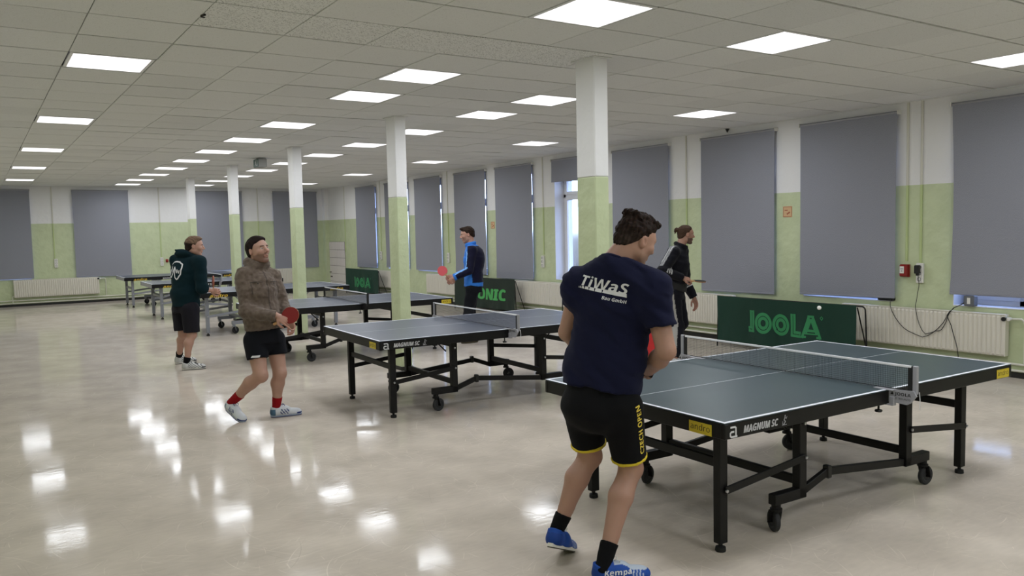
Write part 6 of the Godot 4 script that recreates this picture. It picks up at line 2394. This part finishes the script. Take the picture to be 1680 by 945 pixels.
# the man in the green hoodie, seen from behind at the left
func man_hoodie() -> void:
	var J: Dictionary = MAN3.duplicate()
	var tl := stand(2.24, -11.72, 98.0)
	var tr := stand(2.21, -11.11, 80.0)
	set_feet(J, tl, tr)
	var A := axes(J)
	var p := person("man in dark green hoodie with a white emblem on the back, holding a red bat")
	var skin := lin(0.715, 0.56, 0.49)
	var body := Pelt.new()
	body_into(body, J, {"skin": skin})
	var ht := head_tf(J, R * 0.93 + F * 0.30 + Vector3(0, -0.08, 0), 0.0)
	ht.basis = ht.basis.scaled(Vector3.ONE * 1.06)
	var top := lin(0.42, 0.34, 0.28)
	var side := lin(0.16, 0.125, 0.11)
	put_head(p, body, ht, {"skin": skin, "neck_to": ht.affine_inverse() * J.neck, "thick": 0.012, "ruffle": 0.006, "ruffle_f": 30.0, "stretch": Vector3(1.8, 0.6, 0.5), "line_at": Vector3(0, 0.034, 0.035), "line_n": Vector3(0, -0.66, 0.75), "nape": -0.082, "tufts": [[Vector3(0.0, 0.098, 0.03), Vector3(0.06, 0.024, 0.07), Vector3(0.1, 0, 0)], [Vector3(0.0, 0.075, 0.088), Vector3(0.05, 0.022, 0.022), Vector3(0.3, 0, 0)]], "hair_paint": func(q: Vector3) -> Color:
		var s := clampf((0.040 - q.y + absf(q.z) * 0.1) / 0.02, 0.0, 1.0)
		return top.lerp(side, s) * (0.65 + 0.7 * absf(sin(q.x * 190.0 + q.z * 90.0)))}, 0.005)
	var dr: Vector3 = R * 0.92 - Vector3(0, 0.1, 0)
	hand_into(body, J.wr, dr, F * 0.8 + Vector3(0, -0.2, 0), -1.0, 1.15, skin, 1.0)
	hand_into(body, J.wl, R * 0.9 + Vector3(0, -0.2, 0), -F * 0.7, 1.0, 0.8, skin, 1.0)
	part("body", body.done(), painted("skin", 0.5, 0.4, 0.06), p)
	var grip: Vector3 = J.wr + dr.normalized() * 0.08 + F * 0.015
	bat(bat_tf(grip - R * 0.05, Vector3(0, 1.0, 0) - R * 0.12 + F * 0.35, -F * 0.45 + R * -0.85), "bright red bat held upright by the man in the green hoodie", Color(0.72, 0.10, 0.14), Color(0.62, 0.08, 0.12))
	var bb := box_of(J, ["neck", "head", "sl", "sr", "el", "er", "wl", "wr", "pelvis"], 0.22)
	var g := Field.new(bb[0], bb[1], 0.0115)
	torso(g, J, A, -0.01, Vector2(0.182, 0.165), Vector2(0.195, 0.155), 0.080, 0.080, 0.05)
	g.ell(J.belly - A.y * 0.05, Vector3(0.195, 0.13, 0.17), A, 0.04)
	for s in [["sl", "el", "wl"], ["sr", "er", "wr"]]:
		var a: Vector3 = J[s[0]]
		var e: Vector3 = J[s[1]]
		var w: Vector3 = J[s[2]]
		var d := (w - e).normalized()
		g.cone(a, e, 0.088, 0.075, 0.035)
		g.cone(e, e + d * 0.08, 0.075, 0.066, 0.02, [[e + d * 0.05, d]])
	# hood folded on the shoulders, its peak to the left
	g.ell(J.neck - A.z * 0.085 + A.y * 0.035, Vector3(0.115, 0.052, 0.075), A, 0.03)
	for k in 12:
		var t0 := TAU * k / 12.0
		var t1 := TAU * (k + 1) / 12.0
		var ra := func(t: float) -> Vector3: return J.neck + A.x * sin(t) * 0.092 + A.z * (cos(t) * 0.088 - 0.005) + A.y * (0.012 - 0.022 * cos(t))
		g.cone(ra.call(t0), ra.call(t1), 0.034, 0.034, 0.02)
	g.cone(J.neck - A.z * 0.08 + A.y * 0.05, J.neck - A.z * 0.15 + A.x * 0.06 + A.y * 0.075, 0.04, 0.012, 0.02)
	g.ruffle(0.012, 4.2, Vector3(0.7, 2.0, 0.9), 52, A)
	garment(p, "hoodie", g, cloth("green_fleece", Color(0.035, 0.13, 0.155), 0.95, 0.2))
	# emblem on the back
	var pt := Transform3D(Basis(-A.x, A.y, -A.z), J.chest - A.z * 0.30 + A.x * 0.03)
	var em := stroke_tris([Vector2(-0.105, 0.085), Vector2(-0.05, 0.112), Vector2(0.0, 0.118), Vector2(0.06, 0.110), Vector2(0.105, 0.08), Vector2(0.11, 0.02), Vector2(0.09, -0.05), Vector2(0.05, -0.105)], 0.017)
	em.append_array(stroke_tris([Vector2(-0.105, 0.085), Vector2(-0.112, 0.03)], 0.014))
	em.append_array(stroke_tris([Vector2(-0.11, -0.07), Vector2(-0.07, -0.085), Vector2(-0.035, -0.05), Vector2(0.0, 0.045)], 0.016))
	em.append_array(stroke_tris([Vector2(-0.10, 0.02), Vector2(-0.085, -0.05), Vector2(-0.05, 0.05), Vector2(-0.045, -0.01)], 0.013))
	em.append_array(stroke_tris([Vector2(0.0, 0.045), Vector2(0.005, -0.09), Vector2(0.03, -0.115), Vector2(0.05, -0.105)], 0.016))
	em.append_array(stroke_tris([Vector2(0.01, 0.03), Vector2(0.035, -0.03), Vector2(0.05, 0.01), Vector2(0.065, -0.035), Vector2(0.08, 0.0)], 0.012))
	part("emblem_print", on_field(em, pt, [g], 0.002, 0.02), M.print_white, p)
	# shorts
	bb = box_of(J, ["pelvis", "hl", "hr", "kl", "kr"], 0.22)
	var q := Field.new(bb[0], bb[1], 0.0115)
	q.ecyl(J.pelvis - A.y * 0.09, J.pelvis + A.y * 0.08, A.x, A.z, Vector2(0.175, 0.14), Vector2(0.16, 0.13), 0.0)
	for s in [["hl", "kl", 0.86], ["hr", "kr", 0.90]]:
		var a: Vector3 = J[s[0]]
		var b: Vector3 = J[s[1]]
		var d := (b - a).normalized()
		var e: Vector3 = a.lerp(b, s[2])
		q.cone(a, e + d * 0.05, 0.118, 0.100, 0.03, [[e, d]])
	q.ruffle(0.007, 5.0, Vector3(1.5, 0.7, 1.5), 57)
	garment(p, "shorts", q, cloth("grey_shorts", Color(0.115, 0.11, 0.135), 0.9, 0.15))
	for s in [["al", "kl"], ["ar", "kr"]]:
		sock(p, J[s[0]], J[s[1]], 0.0, 0.17, M.black_sock, 0.046)
	var st := {"main": lin(0.78, 0.78, 0.77), "mark": lin(0.14, 0.14, 0.16), "heel": lin(0.74, 0.74, 0.73), "toe": lin(0.20, 0.21, 0.28), "style": 3, "sole_mat": M.white_plastic, "under_mat": M.black_rubber, "lace_mat": M.white_plastic}
	shoe(p, "shoe", tl, st)
	shoe(p, "shoe", tr, st)


# the man in the navy and blue jacket, facing left by the window wall
func man_jacket() -> void:
	var J: Dictionary = MAN4.duplicate()
	var tl := stand(6.42, -10.80, -92.0)
	var tr := stand(6.56, -11.10, -84.0)
	set_feet(J, tl, tr)
	var A := axes(J)
	var p := person("man in navy and light blue jacket facing left, holding out a pink bat")
	var skin := lin(0.69, 0.53, 0.46)
	var body := Pelt.new()
	body_into(body, J, {"skin": skin, "leg": 0.78})
	var ht := head_tf(J, -R * 0.98 - F * 0.12 + Vector3(0, -0.16, 0), 0.0)
	var hc := lin(0.17, 0.13, 0.105)
	put_head(p, body, ht, {"skin": skin, "beard": 0.25, "beard_color": lin(0.42, 0.32, 0.27), "neck_to": ht.affine_inverse() * J.neck, "thick": 0.012, "ruffle": 0.006, "ruffle_f": 30.0, "line_at": Vector3(0, 0.030, 0.035), "line_n": Vector3(0, -0.80, 0.60), "nape": -0.062, "tufts": [[Vector3(0, 0.098, 0.06), Vector3(0.05, 0.024, 0.045), Vector3(-0.1, 0, 0)]], "hair_paint": func(q: Vector3) -> Color: return hc * (0.7 + 0.6 * absf(sin(q.x * 190.0 + q.z * 90.0)))}, 0.0055)
	hand_into(body, J.wl, -R * 0.75 + Vector3(0, -0.6, 0), F * 0.6 - R * 0.2, 1.0, 0.75, skin, 1.0)
	var dr := -R * 0.9 + Vector3(0, -0.1, 0)
	hand_into(body, J.wr, dr, -F * 0.7, -1.0, 1.1, skin, 1.0)
	part("body", body.done(), painted("skin", 0.5, 0.4, 0.06), p)
	var grip: Vector3 = J.wr + dr.normalized() * 0.08 - F * 0.02
	bat(bat_tf(grip, -R * 0.55 + Vector3(0, 0.66, 0), -F + R * 0.1), "pink red bat held out by the man in the navy and blue jacket", Color(0.87, 0.36, 0.38), Color(0.06, 0.06, 0.06))
	var bb := box_of(J, ["neck", "head", "sl", "sr", "el", "er", "wl", "wr", "pelvis"], 0.20)
	var g := Field.new(bb[0], bb[1], 0.011)
	torso(g, J, A, 0.0, Vector2(0.165, 0.145), Vector2(0.172, 0.145), 0.070, 0.068, 0.05)
	g.ell(J.chest - A.z * 0.04, Vector3(0.16, 0.20, 0.13), A, 0.04)
	for s in [["sl", "el", "wl"], ["sr", "er", "wr"]]:
		var a: Vector3 = J[s[0]]
		var e: Vector3 = J[s[1]]
		var w: Vector3 = J[s[2]]
		var d := (w - e).normalized()
		g.cone(a, e, 0.076, 0.060, 0.03)
		g.cone(e, w + d * 0.03, 0.060, 0.042, 0.02, [[w, d]])
	for k in 12:
		var t0 := TAU * k / 12.0
		var t1 := TAU * (k + 1) / 12.0
		var ra := func(t: float) -> Vector3: return J.neck + A.x * sin(t) * 0.062 + A.z * (cos(t) * 0.062 + 0.005) + A.y * (0.028 - 0.016 * cos(t))
		g.cone(ra.call(t0), ra.call(t1), 0.024, 0.024, 0.015)
	g.ruffle(0.009, 4.5, Vector3(0.7, 2.0, 0.9), 72, A)
	var navy := lin(0.065, 0.075, 0.155)
	var blue := lin(0.20, 0.46, 0.80)
	var sky := lin(0.46, 0.66, 0.90)
	garment(p, "jacket", g, painted("jacket_cloth", 0.8, 0.3, 0.0, 0.12), func(q: Vector3) -> Color:
		var r: Vector3 = q - J.pelvis
		var y := r.dot(A.y)
		var z := r.dot(A.z)
		# cuffs, collar, hem, front and the stripe down each sleeve
		for s in [["sl", "el", "wl"], ["sr", "er", "wr"]]:
			var fa: Vector3 = J[s[2]] - J[s[1]]
			var t: float = (q - J[s[1]]).dot(fa) / fa.length_squared()
			var dist: float = (q - (J[s[1]] + fa * clampf(t, 0.0, 1.0))).length()
			if t > 0.0 and dist < 0.075:
				if t > 0.85:
					return blue
				var upn := (Vector3.UP * 0.8 + A.z * 0.6).normalized()
				var rel: Vector3 = q - (J[s[1]] + fa * t)
				return sky if rel.normalized().dot(upn) > 0.72 else navy
			var ua: Vector3 = J[s[1]] - J[s[0]]
			var t2: float = (q - J[s[0]]).dot(ua) / ua.length_squared()
			var rel2: Vector3 = q - (J[s[0]] + ua * clampf(t2, 0.0, 1.0))
			if t2 > 0.1 and rel2.length() < 0.085:
				return sky if rel2.normalized().dot(A.z) > 0.80 else navy
		if (q - J.neck).dot(A.y) > -0.012:
			return blue
		if y < 0.055:
			return blue
		if z > 0.065 or (y < 0.25 and z > 0.025 - (0.25 - y) * 0.05):
			return blue
		return navy)
	trousers(p, J, A, M.black_shorts, 0.0)
	for s in [tl, tr]:
		shoe(p, "shoe", s, {"main": lin(0.06, 0.06, 0.07), "mark": lin(0.8, 0.8, 0.8), "heel": lin(0.06, 0.06, 0.07), "toe": lin(0.06, 0.06, 0.07), "style": 1, "sole_mat": std("olive_sole", Color(0.34, 0.31, 0.22), 0.7) if not M.has("olive_sole") else M.olive_sole, "under_mat": M.black_rubber, "lace_mat": M.black_rubber})


func trousers(p: Node3D, J: Dictionary, A: Basis, mat: Material, stripe: float) -> void:
	var bb := box_of(J, ["pelvis", "hl", "hr", "kl", "kr", "al", "ar"], 0.2)
	var q := Field.new(bb[0], bb[1], 0.0115)
	q.ecyl(J.pelvis - A.y * 0.09, J.pelvis + A.y * 0.08, A.x, A.z, Vector2(0.155, 0.132), Vector2(0.145, 0.12), 0.0)
	for s in [["hl", "kl", "al"], ["hr", "kr", "ar"]]:
		var a: Vector3 = J[s[0]]
		var k: Vector3 = J[s[1]]
		var n: Vector3 = J[s[2]]
		var d := (n - k).normalized()
		q.cone(a, k, 0.102, 0.075, 0.03)
		q.cone(k, n + d * 0.03, 0.075, 0.058, 0.02, [[n, d]])
	q.ruffle(0.010, 4.5, Vector3(0.9, 1.6, 0.9), 77)
	var dark := lin(0.055, 0.06, 0.09)
	var pale := lin(0.60, 0.59, 0.57)
	if stripe <= 0.0:
		garment(p, "trousers", q, mat)
		return
	garment(p, "trousers", q, painted("track_cloth", 0.8, 0.3, 0.0, 0.1), func(w: Vector3) -> Color:
		for s in [["hl", "kl", "al", 1.0], ["hr", "kr", "ar", -1.0]]:
			for e in [[s[0], s[1]], [s[1], s[2]]]:
				var a: Vector3 = J[e[0]]
				var b: Vector3 = J[e[1]]
				var t: float = (w - a).dot(b - a) / (b - a).length_squared()
				var rel: Vector3 = w - a.lerp(b, clampf(t, 0.0, 1.0))
				if t > -0.2 and t < 1.0 and rel.length() < 0.125:
					var back: Vector3 = (A.x * s[3] * 0.93 - A.z * 0.36).normalized()
					if rel.normalized().dot(back) > stripe:
						return pale
		return dark)


# the bearded man in the dark tracksuit, moving right
func man_tracksuit() -> void:
	var J: Dictionary = MAN5.duplicate()
	var tl := stand(7.28, -7.66, 78.0)
	var tr := stand(7.18, -7.26, 72.0)
	set_feet(J, tl, tr)
	var A := axes(J)
	var p := person("bearded man with tied back hair in black striped tracksuit, bat held out flat")
	var skin := lin(0.65, 0.50, 0.43)
	var body := Pelt.new()
	body_into(body, J, {"skin": skin, "leg": 0.78})
	var ht := head_tf(J, R * 0.97 + F * 0.22 + Vector3(0, -0.05, 0), 0.0)
	var hc := lin(0.26, 0.195, 0.155)
	put_head(p, body, ht, {"skin": skin, "beard": 0.72, "beard_color": lin(0.22, 0.165, 0.14), "neck_to": ht.affine_inverse() * J.neck, "thick": 0.008, "ruffle": 0.004, "ruffle_f": 34.0, "stretch": Vector3(2.0, 1.2, 0.4), "line_at": Vector3(0, 0.040, 0.035), "line_n": Vector3(0, -0.74, 0.67), "nape": -0.060, "tufts": [[Vector3(0, 0.060, -0.118), Vector3(0.022, 0.022, 0.024), Vector3.ZERO], [Vector3(0, 0.055, -0.142), Vector3(0.020, 0.030, 0.014), Vector3(0.4, 0, 0)], [Vector3(0.006, 0.025, -0.140), Vector3(0.010, 0.026, 0.008), Vector3(0.3, 0, 0)]], "hair_paint": func(q: Vector3) -> Color: return hc * (0.65 + 0.6 * absf(sin(q.x * 190.0 + q.y * 150.0)))}, 0.005)
	var dr := R * 0.96 + Vector3(0, -0.22, 0)
	hand_into(body, J.wr, dr, Vector3(0, -0.8, 0) + F * 0.5, -1.0, 0.95, skin, 1.0)
	hand_into(body, J.wl, R * 0.3 + Vector3(0, -0.95, 0), -R * 0.6 - F * 0.3, 1.0, 0.55, skin, 1.05)
	part("body", body.done(), painted("skin", 0.5, 0.4, 0.06), p)
	var grip: Vector3 = J.wr + dr.normalized() * 0.085 + Vector3(0, -0.02, 0)
	bat(bat_tf(grip, R * 0.98 + Vector3(0, -0.06, 0) + F * 0.1, Vector3(0, 1, 0.1)), "bat seen edge on in the hand of the man in the tracksuit", Color(0.06, 0.06, 0.06), Color(0.42, 0.10, 0.10))
	var bb := box_of(J, ["neck", "head", "sl", "sr", "el", "er", "wl", "wr", "pelvis"], 0.22)
	var g := Field.new(bb[0], bb[1], 0.0105)
	torso(g, J, A, 0.0, Vector2(0.165, 0.150), Vector2(0.175, 0.150), 0.073, 0.068, 0.05)
	g.ell(J.belly - A.z * 0.05 - A.y * 0.04, Vector3(0.16, 0.12, 0.13), A, 0.04)
	for s in [["sl", "el", "wl"], ["sr", "er", "wr"]]:
		var a: Vector3 = J[s[0]]
		var e: Vector3 = J[s[1]]
		var w: Vector3 = J[s[2]]
		var d := (w - e).normalized()
		g.cone(a, e, 0.080, 0.072, 0.03)
		g.cone(e, w + d * 0.03, 0.070, 0.050, 0.02, [[w - d * 0.01, d]])
	for k in 12:
		var t0 := TAU * k / 12.0
		var t1 := TAU * (k + 1) / 12.0
		var ra := func(t: float) -> Vector3: return J.neck + A.x * sin(t) * 0.066 + A.z * (cos(t) * 0.066 + 0.005) + A.y * (0.020 - 0.020 * cos(t))
		g.cone(ra.call(t0), ra.call(t1), 0.022, 0.022, 0.015)
	g.ruffle(0.012, 4.2, Vector3(0.8, 1.8, 0.9), 92, A)
	var dark := lin(0.058, 0.062, 0.085)
	var white := lin(0.78, 0.78, 0.78)
	var grey := lin(0.50, 0.50, 0.51)
	var panel := lin(0.155, 0.155, 0.165)
	garment(p, "track_jacket", g, painted("track_cloth", 0.8, 0.3, 0.0, 0.1), func(q: Vector3) -> Color:
		for s in [["sl", "el", "wl", 1.0], ["sr", "er", "wr", -1.0]]:
			var a: Vector3 = J[s[0]]
			var e: Vector3 = J[s[1]]
			var w: Vector3 = J[s[2]]
			var ua := e - a
			var t := (q - a).dot(ua) / ua.length_squared()
			var rel := q - a.lerp(e, clampf(t, -0.3, 1.0))
			var outw: Vector3 = (A.x * s[3] * 0.92 - A.z * 0.38).normalized()
			outw = (outw - ua.normalized() * outw.dot(ua.normalized())).normalized()
			var fa := w - e
			var t2 := (q - e).dot(fa) / fa.length_squared()
			var rel2 := q - e.lerp(w, clampf(t2, 0.0, 1.0))
			if t2 > 0.05 and rel2.length() < 0.085 and rel2.length() < rel.length():
				if rel2.y > -0.01 and fposmod(t2 - 0.05, 0.12) < 0.062 and t2 < 0.40:
					return white
				return dark
			if t > -0.3 and t < 0.92 and rel.length() < 0.105:
				var ac := rel.normalized().dot(outw)
				var across := acos(clampf(ac, -1.0, 1.0))
				if across < 0.42:
					return grey if fposmod(across, 0.28) < 0.19 else white
		if (q - J.pelvis).dot(A.y) < 0.13 and (q - J.pelvis).dot(A.x) < 0.05:
			return panel
		return dark)
	trousers(p, J, A, null, 0.74)
	for s in [tl, tr]:
		shoe(p, "shoe", s, {"main": lin(0.75, 0.75, 0.76), "mark": lin(0.15, 0.15, 0.2), "heel": lin(0.7, 0.7, 0.7), "toe": lin(0.7, 0.7, 0.7), "style": 1, "sole_mat": M.white_plastic, "under_mat": M.black_rubber, "lace_mat": M.white_plastic})
